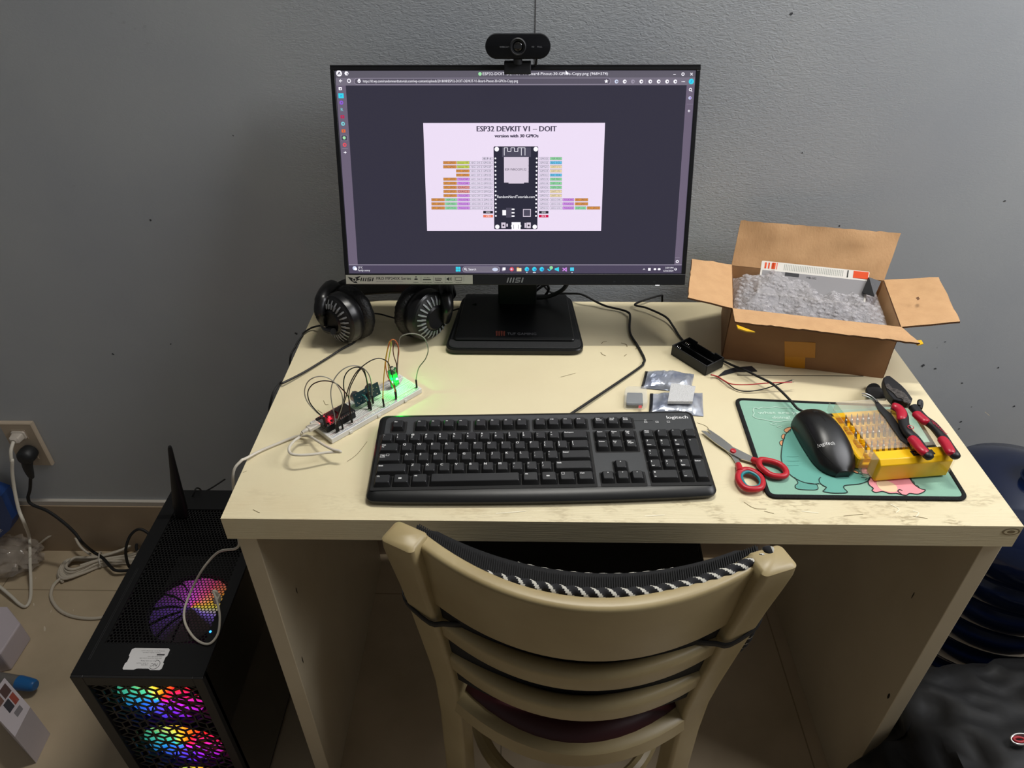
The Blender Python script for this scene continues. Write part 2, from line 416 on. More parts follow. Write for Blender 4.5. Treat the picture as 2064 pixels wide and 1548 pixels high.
for rr, m_ in ((.011, mat('knot_brown', '#8a7a5a', .7)), (.0085, DTOP), (.005, mat('knot_brown', '#8a7a5a', .7))):
    q.poly([c+Vector((rr*cos(k*pi/8), -.0001*(1/rr)*.01, .55*rr*sin(k*pi/8))) for k in range(16)], m_)
part_label(q.build('knot', desk, smooth=0), 'oval wood knot at the right end of the front edge')
# ------------------------------------------------------------------ monitor
_X = Vector((cos(.0104), sin(.0104), 0)); _B = Vector((-sin(.0104), cos(.0104), 0)); TL = .3233
_Z = Vector((0, 0, 1))*cos(TL)+_B*sin(TL)
MM = frame((.3635, -.1722, .8705), _X, z=_Z)
MI = MM.inverted()
mon = thing('monitor', 'black flat monitor on a square-based stand with a pin diagram on its screen', 'monitor', (.3635, -.12, H))
def bw(o): return o
BEZ = mat('monitor_bezel', '#101114', .38); BEZ2 = mat('monitor_chin', '#17181b', .45)
q = MB()
# bezel frame of four bars round the panel, with a thin polished outer lip
for (x0, z0, x1, z1, m_) in ((-.2705, -.0185, .2705, -.0012, BEZ2), (-.2705, .2972, .2705, .3045, BEZ), (-.2705, -.0012, -.2642, .2972, BEZ), (.2642, -.0012, .2705, .2972, BEZ)):
    q.box(((x0+x1)/2, .004, (z0+z1)/2), (x1-x0, .012, z1-z0), m_, MM)
q.build('bezel', mon, bevel=.0008)
LIP = mat('bezel_lip', '#3a3b3e', .2, metal=.6)
q = MB(); q.box((0, -.0022, .3038), (.539, .0008, .0012), LIP, MM); q.build('bezel_lip', mon, smooth=0)
q = MB()
q.prism([(-.268, -.016), (.268, -.016), (.268, .302), (-.268, .302)], -.022, -.009, BLK2, MM @ Rx(pi/2), .006)
q.prism([(-.15, .01), (.15, .01), (.15, .22), (-.15, .22)], -.045, -.018, BLK2, MM @ Rx(pi/2), .01)
q.build('back_cover', mon)

def S(px, py):
    d = ray(px, py); n = MM.col[1].xyz; o = MM.translation
    p = MI @ (CAM+d*((o-CAM).dot(n)/d.dot(n))); return (p.x, p.z)
def SM(k): return MM @ T(0, -.0001*k-.0002, 0) @ Rx(pi/2)
sc = MB()
def rect(x0, y0, x1, y1, m_, k=1, r=0):
    a = S(x0, y1); b = S(x1, y0)
    if r: P = rrect(a[0], a[1], b[0], b[1], r, 4)
    else: P = [(a[0], a[1]), (b[0], a[1]), (b[0], b[1]), (a[0], b[1])]
    sc.poly([(x, y, 0) for x, y in P], m_, SM(k))
def circ(x, y, rp, m_, k=2, n=14, sq=1):
    a = S(x, y); r = rp*.00077
    sc.poly([(a[0]+r*cos(2*pi*i/n), a[1]+r*sq*sin(2*pi*i/n), 0) for i in range(n)], m_, SM(k))
def st(t, x0, yb, x1, hp, m_, k=3):    # a line of writing: from x0 to x1 on baseline yb, capitals hp photo pixels high
    a = S(x0, yb); b = S(x1, yb)
    sc.text(t, a[0], a[1], hp*.00077, m_, SM(k), w=b[0]-a[0])
def ln(x0, y0, x1, y1, m_, wd=.0004, k=2):
    a = Vector(S(x0, y0)); b = Vector(S(x1, y1)); d = b-a; n = Vector((-d.y, d.x)).normalized()*wd/2
    sc.poly([(*(a-n), 0), (*(b-n), 0), (*(b+n), 0), (*(a+n), 0)], m_, SM(k))
G_BG = glow('pixels_page', '#33313f'); G_BAR = glow('pixels_bar', '#5e5a66'); G_TOOL = glow('pixels_toolbar', '#736d7c'); G_SIDE = glow('pixels_side', '#6a6074')
G_W = glow('pixels_white', '#f4f2fa', 1.05); G_PIC = glow('pixels_picture', '#e8daf0', 1.0); G_TXT = glow('pixels_dark_text', '#4a4458'); G_BOARD = glow('pixels_board', '#2b2a3a')
G_TASK = glow('pixels_taskbar', '#4a4358'); G_FLD = glow('pixels_field', '#5a5563'); G_CHIP = glow('pixels_chip', '#d5c9da')
cols = {k: glow('pixels_'+k, v) for k, v in dict(orange='#d89040', lime='#c3d050', pale='#e2d8ec', lilac='#cf8ae6', salmon='#dd9088', green='#8fd8a0', sky='#62bfe6',
        cream='#f0dcae', red='#c8104a', coral='#e87a60', blue='#2f8ae0', cyan='#38d0e8', purple='#8a5ad0', grey='#9a93a5', mint='#a0e0a8', teal='#7ac8d0', brown='#e86a30', pink='#e0505f', slate='#c8d0e8').items()}
a = S(675.6, 551); 
sc.poly([(-.2642, -.0005, 0), (.2642, -.0005, 0), (.2642, .297, 0), (-.2642, .297, 0)], G_BG, MM @ T(0, -.0001, 0) @ Rx(pi/2))
def full(v0, v1, m_, u0=-.2635, u1=.2635, k=1): sc.poly([(u0, v0, 0), (u1, v0, 0), (u1, v1, 0), (u0, v1, 0)], m_, SM(k))
vt = lambda y: S(1032, y)[1]
full(0, vt(534.5), G_TASK); full(vt(534.5), vt(533), cols['grey'])
full(vt(156.5), .2965, G_BAR); full(vt(172), vt(156.5), G_TOOL)
full(vt(533), vt(172), G_SIDE, u1=S(697, 172)[0]); full(vt(533), vt(172), G_SIDE, u0=S(1384, 172)[0])
# tab row
circ(683.5, 148, 5.5, G_W); ln(681, 151, 684, 145, G_TXT, .0012, 3); ln(684, 145, 686, 151, G_TXT, .0012, 3)
circ(698.5, 148, 4, G_W, n=6); circ(700, 149, 1.3, G_TXT, 3)
circ(967.5, 149, 3.3, cols['mint']); st('ESP32-DOIT-DEVKIT-V1-Board-Pinout-30-GPIOs-Copy.png (968×574)', 973, 151.5, 1225, 5.2, G_W)
sc.poly([(*S(x, y), 0) for x, y in ((1140, 142), (1140, 151), (1142.2, 149), (1144.3, 150.3), (1145.5, 147.5))], G_W, SM(3))
ln(1357, 150, 1362, 150, G_W, .0008); circ(1376.5, 149.5, 3, G_W); circ(1376.5, 149.5, 1.6, G_BAR, 3)
ln(1391.5, 147, 1396, 152, G_W, .0008); ln(1396, 147, 1391.5, 152, G_W, .0008)
# address row
ln(684, 163, 690, 163, G_W, .0009); ln(684, 163, 687, 160, G_W, .0008); ln(684, 163, 687, 166, G_W, .0008)
circ(703.5, 163, 3.8, G_W); circ(703.5, 163, 2.3, G_TOOL, 3)
rect(714, 157, 1231, 171, cols['grey'], 2, .0052); rect(715, 157.8, 1230, 170.2, G_FLD, 3, .005)
circ(724, 163.8, 3, G_W, 4); circ(724, 161, 1.9, G_W, 4); circ(724, 164, 1, G_FLD, 5)
st('https://i0.wp.com/randomnerdtutorials.com/wp-content/uploads/2018/08/ESP32-DOIT-DEVKIT-V1-Board-Pinout-30-GPIOs-Copy.png', 732, 166.3, 1044, 5, G_W, 4)
def star(x, y, r, m_, k=4): sc.poly([(S(x, y)[0]+(r if i % 2 == 0 else r*.45)*.00077*sin(pi*i/5), S(x, y)[1]+(r if i % 2 == 0 else r*.45)*.00077*cos(pi*i/5), 0) for i in range(10)], m_, SM(k))
star(1222, 164, 4, G_W)
for x, c_ in ((1242.5, 'slate'), (1259, None), (1275.5, 'grey'), (1292.5, None), (1310.5, None), (1327.5, None), (1344.5, None), (1361, None)):
    circ(x, 164.3, 3.5, cols[c_] if c_ else G_W, 3); circ(x+.8, 164.6, 1.5, G_TOOL, 4)
ln(1301, 160, 1301, 169, cols['grey'], .0004)
for i in range(3): circ(1374.5+2.6*i, 164.5, .9, G_W, 3, 8)
circ(1393.3, 164.3, 5, cols['cyan'], 3); ln(1392, 167, 1395, 161, cols['blue'], .001, 4)
circ(1391.5, 180.5, 2.9, G_W, 3); circ(1391.5, 180.5, 1.7, G_SIDE, 4); ln(1393, 183, 1395, 185, G_W, .0008, 3)
circ(1390.5, 197.5, 3, cols['slate'], 3); circ(1391.3, 197.5, 1.4, cols['purple'], 4)
ln(1384, 210, 1397, 210, cols['grey'], .0003); ln(1386, 223.7, 1391, 223.7, G_W, .0008); ln(1388.5, 221, 1388.5, 226.3, G_W, .0008)
# left icon column
for y, c_, kind in ((178.5, None, 0), (192.5, 'blue', 1), (207, 'purple', 2), (221, 'teal', 3), (235.5, 'red', 4), (249.5, 'teal', 2), (264, 'brown', 4), (277.8, 'mint', 5), (292, 'pink', 2)):
    x = 686+(y-178.5)*.077; c = cols[c_] if c_ else G_W
    if kind == 0: rect(x-3, y-3, x+3, y+3.3, c, 3, .0006); circ(x+.5, y+.7, 1.2, G_SIDE, 4)
    elif kind == 1: rect(x-4.5, y-4.5, x+5.5, y+5.5, cols['cyan'], 3, .0006); circ(x+.5, y+.5, 2, c, 4, 3)
    elif kind == 3: st('R', x-2, y+3, x+3, 6, c, 4)
    elif kind == 4: rect(x-3.5, y-3, x+3.5, y+3, c, 3); rect(x-1.5, y-1.2, x+1.5, y+1.2, G_SIDE, 4)
    elif kind == 5: rect(x-5.5, y-5.5, x+6, y+6, cols['grey'], 2, .001); rect(x-5, y-5, x+5.5, y+5.5, G_TASK, 3, .001); circ(x+.3, y, 3, c, 4)
    else: circ(x, y, 3.8, c, 3); circ(x+.5, y, 1.5, G_SIDE, 4, 8)
ln(690, 299.5, 701, 299.5, cols['grey'], .0003); ln(693, 307.3, 698.5, 307.3, G_W, .0008); ln(695.8, 304.5, 695.8, 310, G_W, .0008)
# the picture
rect(861, 247.5, 1219.5, 465.6, G_PIC, 2); PL = S(860.8, 247.5); PR = S(1219.5, 247.5)
for dx in (0, .4, .8, 1.2): st('ESP32 DEVKIT V1 – DOIT', 960.6+dx, 265, 1121+dx, 10.3, G_TXT); st('version with 30 GPIOs', 996.7+dx, 277, 1084.5+dx, 6.2, G_TXT)
def c3(a_, b_): return 840+a_/5.16, 230+b_/5.16
def r3(a0, b0, a1, b1, m_, k=3, r=0): x0, y0 = c3(a0, b0); x1, y1 = c3(a1, b1); rect(x0, y0, x1, y1, m_, k, r)
def q3(a_, b_, rp, m_, k=4, n=14): x, y = c3(a_, b_); circ(x, y, rp/5.16, m_, k, n)
r3(806, 336, 1263, 1198, G_BOARD, 3, .0018)
G_B2 = glow('pixels_board_light', '#4c495a'); r3(888, 345, 1188, 446, G_B2, 4)
for x, y in ((832, 364), (1238, 364), (838, 1172), (1227, 1172)): q3(x, y, 23, G_W)
for P in (((910, 430), (910, 350), (945, 350), (945, 388), (980, 388), (980, 350), (1016, 350), (1016, 388), (1052, 388), (1052, 350), (1126, 350), (1126, 430)), ((1088, 352), (1088, 430))):
    for (x0, y0), (x1, y1) in zip(P, P[1:]): ln(*c3(x0, y0), *c3(x1, y1), G_W, .0008, 5)
r3(908, 446, 1165, 712, G_CHIP, 5); r3(955, 712, 1115, 722, G_CHIP, 5)
for i in range(17): ln(*c3(1157, 460+i*15), *c3(1165, 460+i*15), G_TXT, .0004, 6)
def t3(t, a0, bb, a1, h_, m_, k=6): x0, y = c3(a0, bb); x1, _ = c3(a1, bb); st(t, x0, y, x1, h_/5.16, m_, k)
t3('ESP-WROOM-32', 918, 588, 1140, 25, G_TXT); t3('RandomNerdTutorials.com', 838, 872, 1228, 27, G_W)
rows = 15; L0, R0 = 818, 1247
for i in range(rows):
    b_ = 461+i*42.6; q3(L0+i*.35, b_, 9, G_W, 5, 10); q3(R0-i*.5, b_, 9, G_W, 5, 10)
def pill(a0, a1, b_, c_, t, tm=None):
    r3(a0, b_-16, a1, b_+15, G_TXT if c_ in ('pale',) else G_TXT, 3, .0003); r3(a0+2, b_-14, a1-2, b_+13, cols[c_] if isinstance(c_, str) else c_, 4, .0003)
    t3(t, a0+14, b_+8, a1-14, 17, tm or G_TXT, 5)
left = [[('EN', 'pale')], [('GPIO36', 'pale'), ('ADC1 CH0', 'pale'), ('Sensor VP', 'lime'), ('RTC_GPIO0', 'orange')], [('GPIO39', 'pale'), ('ADC1 CH3', 'pale'), ('Sensor VN', 'lime'), ('RTC_GPIO3', 'orange')],
        [('GPIO34', 'pale'), ('ADC1 CH6', 'pale'), ('RTC_GPIO4', 'orange')], [('GPIO35', 'pale'), ('ADC1 CH7', 'pale'), ('RTC_GPIO5', 'orange')],
        [('GPIO32', 'pale'), ('ADC1 CH4', 'pale'), ('TOUCH9', 'lilac'), ('RTC_GPIO9', 'orange')], [('GPIO33', 'pale'), ('ADC1 CH5', 'pale'), ('TOUCH8', 'lilac'), ('RTC_GPIO8', 'orange')],
        [('GPIO25', 'pale'), ('ADC2 CH8', 'pale'), ('DAC1', 'salmon'), ('RTC_GPIO6', 'orange')], [('GPIO26', 'pale'), ('ADC2 CH9', 'pale'), ('DAC2', 'salmon'), ('RTC_GPIO7', 'orange')],
        [('GPIO27', 'pale'), ('ADC2 CH7', 'pale'), ('TOUCH7', 'lilac'), ('RTC_GPIO17', 'orange')], [('GPIO14', 'pale'), ('ADC2 CH6', 'pale'), ('TOUCH6', 'lilac'), ('HSPI CLK', 'green'), ('RTC_GPIO16', 'orange')],
        [('GPIO12', 'pale'), ('ADC2 CH5', 'pale'), ('TOUCH5', 'lilac'), ('HSPI MISO', 'green'), ('RTC_GPIO15', 'orange')], [('GPIO13', 'pale'), ('ADC2 CH4', 'pale'), ('TOUCH4', 'lilac'), ('HSPI MOSI', 'green'), ('RTC_GPIO14', 'orange')]]
for i, row in enumerate(left):
    b_ = 463+i*42.8; a1 = 788+i*.5; wd = [110, 122, 128, 136, 138]
    for j, (t, c_) in enumerate(row):
        W_ = wd[j] if c_ != 'orange' else 138
        if t == 'EN': W_ = 106
        if c_ == 'green': W_ = 122
        pill(a1-W_, a1, b_, c_, t); a1 -= W_+5
right = [[('GPIO23', 'pale'), ('VSPI MOSI', 'green')], [('GPIO22', 'pale'), ('I2C SCL', 'sky')], [('GPIO1', 'pale'), ('UART 0 TX', 'cream')], [('GPIO3', 'pale'), ('UART 0 RX', 'cream')],
         [('GPIO21', 'pale'), ('I2C SDA', 'sky')], [('GPIO19', 'pale'), ('VSPI MISO', 'green')], [('GPIO18', 'pale'), ('VSPI CLK', 'green')], [('GPIO5', 'pale'), ('VSPI CS0', 'green')],
         [('GPIO17', 'pale'), ('UART 2 TX', 'cream')], [('GPIO16', 'pale'), ('UART 2 RX', 'cream')], [('GPIO4', 'pale'), ('ADC2 CH0', 'pale'), ('TOUCH0', 'lilac'), ('RTC_GPIO10', 'orange')],
         [('GPIO2', 'pale'), ('ADC2 CH2', 'pale'), ('TOUCH2', 'lilac'), ('RTC_GPIO12', 'orange')], [('GPIO15', 'pale'), ('ADC2 CH3', 'pale'), ('TOUCH3', 'lilac'), ('HSPI CS0', 'green'), ('RTC_GPIO13', 'orange')]]
for i, row in enumerate(right):
    b_ = 463+i*42.8; a0 = 1270-i*.2
    for j, (t, c_) in enumerate(row):
        W_ = [108, 124, 120, 118, 136][j] if c_ != 'orange' else 138
        pill(a0, a0+W_, b_, c_, t); a0 += W_+8
G_DK = glow('pixels_black', '#2a2530')
for a0, a1, b_, c_, t in ((692, 793, 1019, G_DK, 'GND'), (692, 793, 1060, cols['coral'], 'VIN'), (1271, 1370, 1020, G_DK, 'GND'), (1269, 1370, 1060, cols['red'], '3V3')):
    r3(a0, b_-13, a1, b_+14, c_, 4); t3(t, a0+28, b_+8, a1-28, 17, G_W, 5)
r3(891, 998, 930, 1052, G_W, 4); r3(929, 974, 987, 1076, G_B2, 5)
for b_ in (990, 1026, 1060): r3(986, b_-7, 1017, b_+7, G_W, 4, .0005)
r3(1105, 987, 1187, 1067, G_CHIP, 4); r3(1112, 994, 1180, 1060, G_B2, 5)
for a0 in (880, 1142): r3(a0, 1127, a0+44, 1185, G_CHIP, 4); q3(a0+22, 1157, 10, G_DK, 5)
r3(932, 1140, 948, 1170, G_CHIP, 4); r3(1121, 1130, 1138, 1182, G_CHIP, 4)
r3(987, 1124, 1080, 1203, G_W, 4); r3(982, 1155, 1086, 1172, G_W, 4)
for a0 in (1007, 1055): ln(*c3(a0, 1150), *c3(a0+2, 1193), G_DK, .0006, 5)
# taskbar
circ(715, 540.5, 4.3, cols['slate'], 3); circ(717, 542, 3, G_W, 4)
st('33°C', 722, 541, 731, 4, G_W); st('Partly sunny', 722, 546.5, 746, 4, G_W)
for dx in (0, 5):
    for dy in (0, 5): rect(918.8+dx, 537.8+dy, 923.2+dx, 542.2+dy, cols['cyan'], 3)
rect(932, 537, 1008, 549, cols['grey'], 2, .0045); rect(932.7, 537.6, 1007.3, 548.4, G_TOOL, 3, .0042)
circ(938, 542, 2.3, G_W, 4); circ(938, 542, 1.3, G_TOOL, 5); ln(939.5, 543.5, 941.5, 545.5, G_W, .0007, 4)
st('Search', 944.5, 545, 959.5, 5, G_W, 4); circ(998, 543, 6, cols['slate'], 4, sq=.6)
rect(1013, 539, 1019, 544.5, G_W, 4); rect(1011.5, 541, 1017, 546.3, cols['grey'], 3)
circ(1031.5, 542.5, 4.3, cols['pink'], 3); circ(1031, 542.5, 2, cols['slate'], 4)
rect(1041.5, 540, 1051, 546.7, cols['cream'], 3); rect(1041.5, 538.7, 1046, 540.5, cols['orange'], 3)
for x in (1062, 1077, 1092): circ(x, 542.5, 4.6, cols['cyan'], 3); circ(x+1.5, 543.5, 2.2, cols['blue'], 4)
ln(1104, 542, 1107, 545.5, cols['cyan'], .0016); ln(1107, 545.5, 1114, 540, cols['cyan'], .0016, 3); circ(1111, 539.5, 3.6, cols['green'], 4)
sc.poly([(*S(x, y), 0) for x, y in ((1118, 541), (1126.5, 538.3), (1126.5, 547), (1118, 544))], cols['cyan'], SM(3))
for s_ in (1,): ln(1134, 540, 1141.5, 546.5, cols['lilac'], .0016); ln(1134, 546, 1141.5, 539.5, cols['lilac'], .0016, 3); ln(1141.8, 539, 1141.8, 547, cols['lilac'], .001, 3)
rect(1149, 539, 1157, 546, cols['cyan'], 3, .0008); rect(1150.5, 540.5, 1155.5, 544.5, cols['sky'], 4)
for x, wd in ((1062, 1.2), (1077, 3), (1153, 1.2)): rect(x-wd, 548.8, x+wd, 550, G_W, 3)
ln(1296, 543.7, 1298, 541.5, G_W, .0006); ln(1298, 541.5, 1300, 543.7, G_W, .0006)
rect(1306, 540, 1311.5, 545.5, G_W, 3); circ(1320, 542.5, 2.7, G_W, 3, sq=.8); circ(1328.5, 542.5, 3, G_W, 3, sq=.8)
st('3:59 PM', 1341, 541.5, 1357, 3.6, G_W); st('6/26/2024', 1337, 547.3, 1357, 3.6, G_W); circ(1361.7, 542.5, 2.6, G_W, 3); circ(1361.7, 542, 1.3, G_TASK, 4)
ln(1360.5, 519.5, 1370, 519.5, cols['grey'], .0003); circ(1365, 527, 3.2, G_W, 3, 8); circ(1365, 527, 1.5, G_SIDE, 4)
sc.build('screen', mon, smooth=0)
# sticker on the lower bezel
stk = MB(); STK = mat('sticker_paper', '#a9a79c', .5); INK = mat('sticker_ink', '#1e1e20', .5)
def SL(px, py): p = S(px, py); return p
SMk = MM @ T(0, -.0025, 0) @ Rx(pi/2)
a = SL(698.8, 571.8); b = SL(952.7, 553.8)
stk.prism([(a[0], a[1]), (b[0], a[1]), (b[0], b[1]), (a[0], b[1])], 0, .0003, STK, SMk)
SK2 = MM @ T(0, -.0029, 0) @ Rx(pi/2)
def stx(t, x0, yb, x1, hp, m_=None): p = S(x0, yb); p1 = S(x1, yb); stk.text(t, p[0], p[1], hp*.00077, m_ or INK, SK2, w=p1[0]-p[0])
def spx(P, m_=None): stk.poly([(*S(x, y), 0) for x, y in P], m_ or INK, SK2)
# eye-shaped emblem
spx([(702, 557), (712, 560), (722, 557), (728, 556), (722, 561), (728, 562), (718, 566), (722, 570), (714, 569), (708, 565), (704, 560)][::-1])
stk.poly([(S(715, 563)[0]+.0032*cos(t), S(715, 563)[1]+.0032*sin(t), 0) for t in [i*pi/6 for i in range(12)]], STK, MM @ T(0, -.0030, 0) @ Rx(pi/2))
stk.poly([(S(715, 563)[0]+.0018*cos(t), S(715, 563)[1]+.0018*sin(t), 0) for t in [i*pi/6 for i in range(12)]], INK, MM @ T(0, -.0031, 0) @ Rx(pi/2))
def msi(x0, yb, x1, h, add):     # slanted wordmark: three bars for the M, an S and an I
    W_ = x1-x0; sl = .28*h
    def par(a0, a1, y0=0, y1=1): add([(x0+W_*a0+sl*y0, yb-h*y0), (x0+W_*a1+sl*y0, yb-h*y0), (x0+W_*a1+sl*y1, yb-h*y1), (x0+W_*a0+sl*y1, yb-h*y1)])
    par(0, .08); par(.17, .25); par(.34, .42)
    par(.50, .80, 0, .2); par(.50, .80, .4, .6); par(.50, .80, .8, 1); par(.72, .80, 0, .6); par(.50, .58, .4, 1)
    par(.88, .97)
msi(727, 566, 753, 7, spx)
stx('PRO MP243X Series', 759.5, 563.2, 829, 6)
stx('Business & Productivity Monitor', 760, 567.5, 813, 2, GRY)
for x in (849, 874, 898, 916, 935): spx([(x, 567), (x+.6, 567), (x+.6, 556.5), (x, 556.5)], GRY)
stk.poly([(S(839, 561)[0]+.0030*cos(t), S(839, 562)[1]+.0012*sin(t), 0) for t in [i*pi/6 for i in range(12)]], INK, SK2)
stk.poly([(S(839, 557.5)[0]+.001*cos(t), S(839, 557.5)[1]+.001*sin(t), 0) for t in [i*pi/5 for i in range(10)]], INK, SK2)
spx([(853, 564), (869, 564), (869, 562), (853, 562)]); stx('Less Blue', 855, 560, 867, 2)
spx([(878, 565), (889, 565), (889, 564), (879, 564), (879, 559), (878, 559)]); stx('100Hz', 879.5, 563, 891, 4)
spx([(901, 560), (903, 560), (905.5, 557.5), (905.5, 566), (903, 563.5), (901, 563.5)][::-1]); spx([(907, 559), (908, 559), (908, 564), (907, 564)][::-1]); spx([(909.3, 557.8), (910.2, 557.8), (910.2, 565.2), (909.3, 565.2)][::-1])
for P in ([(918.5, 558), (931, 558), (931, 558.6), (918.5, 558.6)], [(918.5, 564.4), (931, 564.4), (931, 565), (918.5, 565)], [(918.5, 558), (919.1, 558), (919.1, 565), (918.5, 565)], [(930.4, 558), (931, 558), (931, 565), (930.4, 565)]): spx(P[::-1])
for x0, x1, t in ((834, 844, 'Display Kit'), (852, 871, 'Less Blue Light PRO'), (876, 893, 'Fast Refresh Rate'), (897, 913, 'Built-in Speakers'), (919, 930, 'Display Kit')): stx(t, x0, 569.3, x1, 1.6)
part_label(stk.build('sticker', mon, smooth=0), 'pale grey paper sticker with dark print on the lower left bezel')
lg = MB(); LGM = mat('logo_grey', '#7c7e80', .4)
LM = MM @ T(0, -.0024, 0) @ Rx(pi/2)
msi(1021, 569, 1054, 10, lambda P: lg.poly([(*S(x, y), 0) for x, y in P], LGM, LM))
part_label(lg.build('logo', mon, smooth=0), 'grey slanted wordmark on the chin')
lg = MB(); ic = mat('icon_grey', '#46484b', .5)
for x, t in ((1238, 'M'), (1258, '<'), (1277, '>'), (1297, '^'), (1318, 'O')):
    p = S(x, 569); lg.text(t, p[0], p[1], .003, ic, LM, al='c')
part_label(lg.build('button_icons', mon, smooth=0), 'small dull icons of the control buttons')
q = MB(); p = S(1325, 574.5); q.box((p[0], .000, -.0187), (.006, .003, .0012), glow('power_led_white', '#ffffff', 4), MM); q.build('power_light', mon, smooth=0)
# stand: neck and base
nk = MB()
NW = .034; cx = .3665
pts = [(-.055, H+.012), (-.075, H+.012), (-.100, H+.30), (-.085, H+.30)]
ring = lambda x: [(x, y, z) for y, z in ((-.078, H+.012), (-.046, H+.012), (-.050, .90), (-.062, .97), (-.10, .97), (-.078, .88))]
nk.loft([ring(cx-NW), ring(cx+NW)], BLK2)
nk.box((cx, -.085, .955), (.05, .05, .04), BLK2)
nk.build('stand_neck', mon, bevel=.002)
bs = MB(); BT = mat('stand_base_black', '#0c0d0f', .35); BG = mat('stand_base_texture', '#1c1d1f', .5, bump=.5, bscale=1500)
fl, fr_, rr_, rl = D(896, 714), D(1179, 715), D(1149, 604), D(934, 604)
fl = Vector((.2475, -.2150, H)); fr_ = Vector((.4785, -.2150, H)); rr_ = Vector((.4645, -.036, H)); rl = Vector((.2665, -.036, H))
def rpoly(C, rad, n=6):                # round the corners of a convex outline
    o = []; N_ = len(C)
    for i in range(N_):
        a_, b_, c_ = Vector(C[i-1][:2]), Vector(C[i][:2]), Vector(C[(i+1) % N_][:2])
        u1 = (a_-b_).normalized(); u2 = (c_-b_).normalized(); p1 = b_+u1*rad; p2 = b_+u2*rad
        for k in range(n+1):
            t = k/n; o.append(tuple((1-t)**2*p1+2*t*(1-t)*b_+t*t*p2))
    return o
O = rpoly([fl, fr_, rr_, rl], .022)
bs.loft([[(x, y, H+.0005) for x, y in inset(O, .002)], [(x, y, H+.003) for x, y in O], [(x, y, H+.009) for x, y in O], [(x, y, H+.0105) for x, y in inset(O, .0012)], [(x, y, H+.011) for x, y in inset(O, .0012)]], BT)
bs.prism(inset(O, .004), H+.0105, H+.0125, BG, bev=.0008)
O2 = rpoly([(.262, -.192), (.463, -.192), (.456, -.040), (.272, -.040)], .006)
bs.prism(O2, H+.011, H+.0165, BT, bev=.0015)
bs.build('stand_base', mon)
lt = MB(); RD = mat('dull_red_print', '#5c2a20', .5); GR2 = mat('dull_grey_print', '#555558', .5)
def onb(x, y): return onz(x, y, H+.0169)
for i, x in enumerate((999, 1004, 1009, 1014)):
    lt.poly([onb(x, 667+i % 2), onb(x+.8, 677), onb(x+3.5, 677), onb(x+4, 667)][::1], RD)
pp = onb(1022, 675); lt.text('TUF GAMING', pp.x, pp.y, .0075, GR2, T(0, 0, H+.0169), w=onb(1081, 675).x-pp.x)
part_label(lt.build('emblem', mon, smooth=0), 'dull red wing mark and grey lettering on the stand base')
# cables behind the neck
for P, r_, lb in (([(1150, 560, -.06), (1135, 583, -.07), (1110, 596, -.07), (1085, 600, -.07), (1060, 598, -.06)], .0038, 'thick black video cable hanging behind the monitor stand'),
                  ([(1072, 598, -.05), (1082, 585, -.05), (1100, 574, -.05), (1106, 582, -.05), (1100, 594, -.05), (1088, 602, -.05)], .0024, 'thin black power cord looped behind the monitor stand')):
    q = MB(); q.tube([ony(x, y, Y) for x, y, Y in P], r_, RUB)
    tag(q.build('monitor_cable'), lb, 'cable')

# ------------------------------------------------------------------ webcam
wc = thing('webcam', 'black capsule-shaped webcam clipped on the top edge of the monitor', 'webcam', (.3665, -.09, 1.165))
WM = frame((.3665, -.085, 1.1865), (1, 0.01, 0), z=(0, .12, 1))
WB = mat('webcam_gloss', '#0d0e12', .25); WB2 = mat('webcam_matte', '#232428', .55)
q = MB(); P = rrect(-.0465, -.0165, .0465, .0165, .0165, 10); E = WM @ Rx(pi/2)
q.loft([[(x, y, z) for x, y in inset(P, d)] for d, z in ((.006, -.014), (.002, -.012), (0, -.006), (0, .005), (.0006, .0065), (.0018, .007))], WB, E)
q.build('body', wc)
q = MB(); q.text('WEBCAM', -.026, -.0014, .0019, mat('webcam_print', '#8a8c92', .5), E, w=.0135, z=.0072); part_label(q.build('printing', wc, smooth=0), 'faint grey lettering left of the lens'); q = MB(); q.text('HD', .0195, -.0012, .0019, mat('webcam_print', '#8a8c92', .5), E, z=.0072); q.text('FULL', .0275, -.0012, .0019, mat('webcam_print', '#8a8c92', .5), E, w=.007, z=.0072)
part_label(q.build('printing', wc, smooth=0), 'faint grey lettering right of the lens')
q = MB(); q.lathe([(.0118, .006), (.0115, .0095), (.0102, .0105), (.0095, .0085), (.0078, .0082), (.0075, .0068), (.0055, .0060)], WB2, E)
ln_ = q.build('lens_ring', wc)
q = MB(); q.lathe([(.0074, .0068), (.006, .0082), (.003, .0092), (.0005, .0095)], mat('lens_glass', '#05060a', .03, spec=1, coat=1), E, cap=True); q.build('lens', wc)
q = MB(); q.cyl(WM @ Vector((0, 0, -.016)), WM @ Vector((0, .001, -.023)), .0065, WB2); q.build('swivel', wc)
q = MB()
cl_t = MM @ Vector((0.0035, -.006, .3105))
CM = MM @ T(.0035, 0, 0)
q.loft([[(x, -.0035, z), (x, .0095, z), (x, .0095, .3045), (x, -.0035, .3045)] if False else [(x, -.0105, .291), (x, -.0030, .291), (x, -.0030, .3055), (x, .020, .3055), (x, .020, .3095), (x, -.0075, .3095), (x, -.0105, .3075)] for x in (-.0195, .0195) for z in (0,)], WB2, CM)
q.box((.0, .024, .295), (.034, .008, .03), WB2, CM)
q.build('clip', wc, bevel=.0015)
q = MB(); q.tube([WM @ Vector((.027, .004, -.014)), WM @ Vector((.026, .006, -.025)), ony(1077, 132, -.065), ony(1072, 150, -.04), ony(1070, 220, -.03), (.39, -.03, .86), (.40, -.012, .80)], .0016, RUB); part_label(q.build('webcam_cord', wc), 'black cord running down behind the monitor')
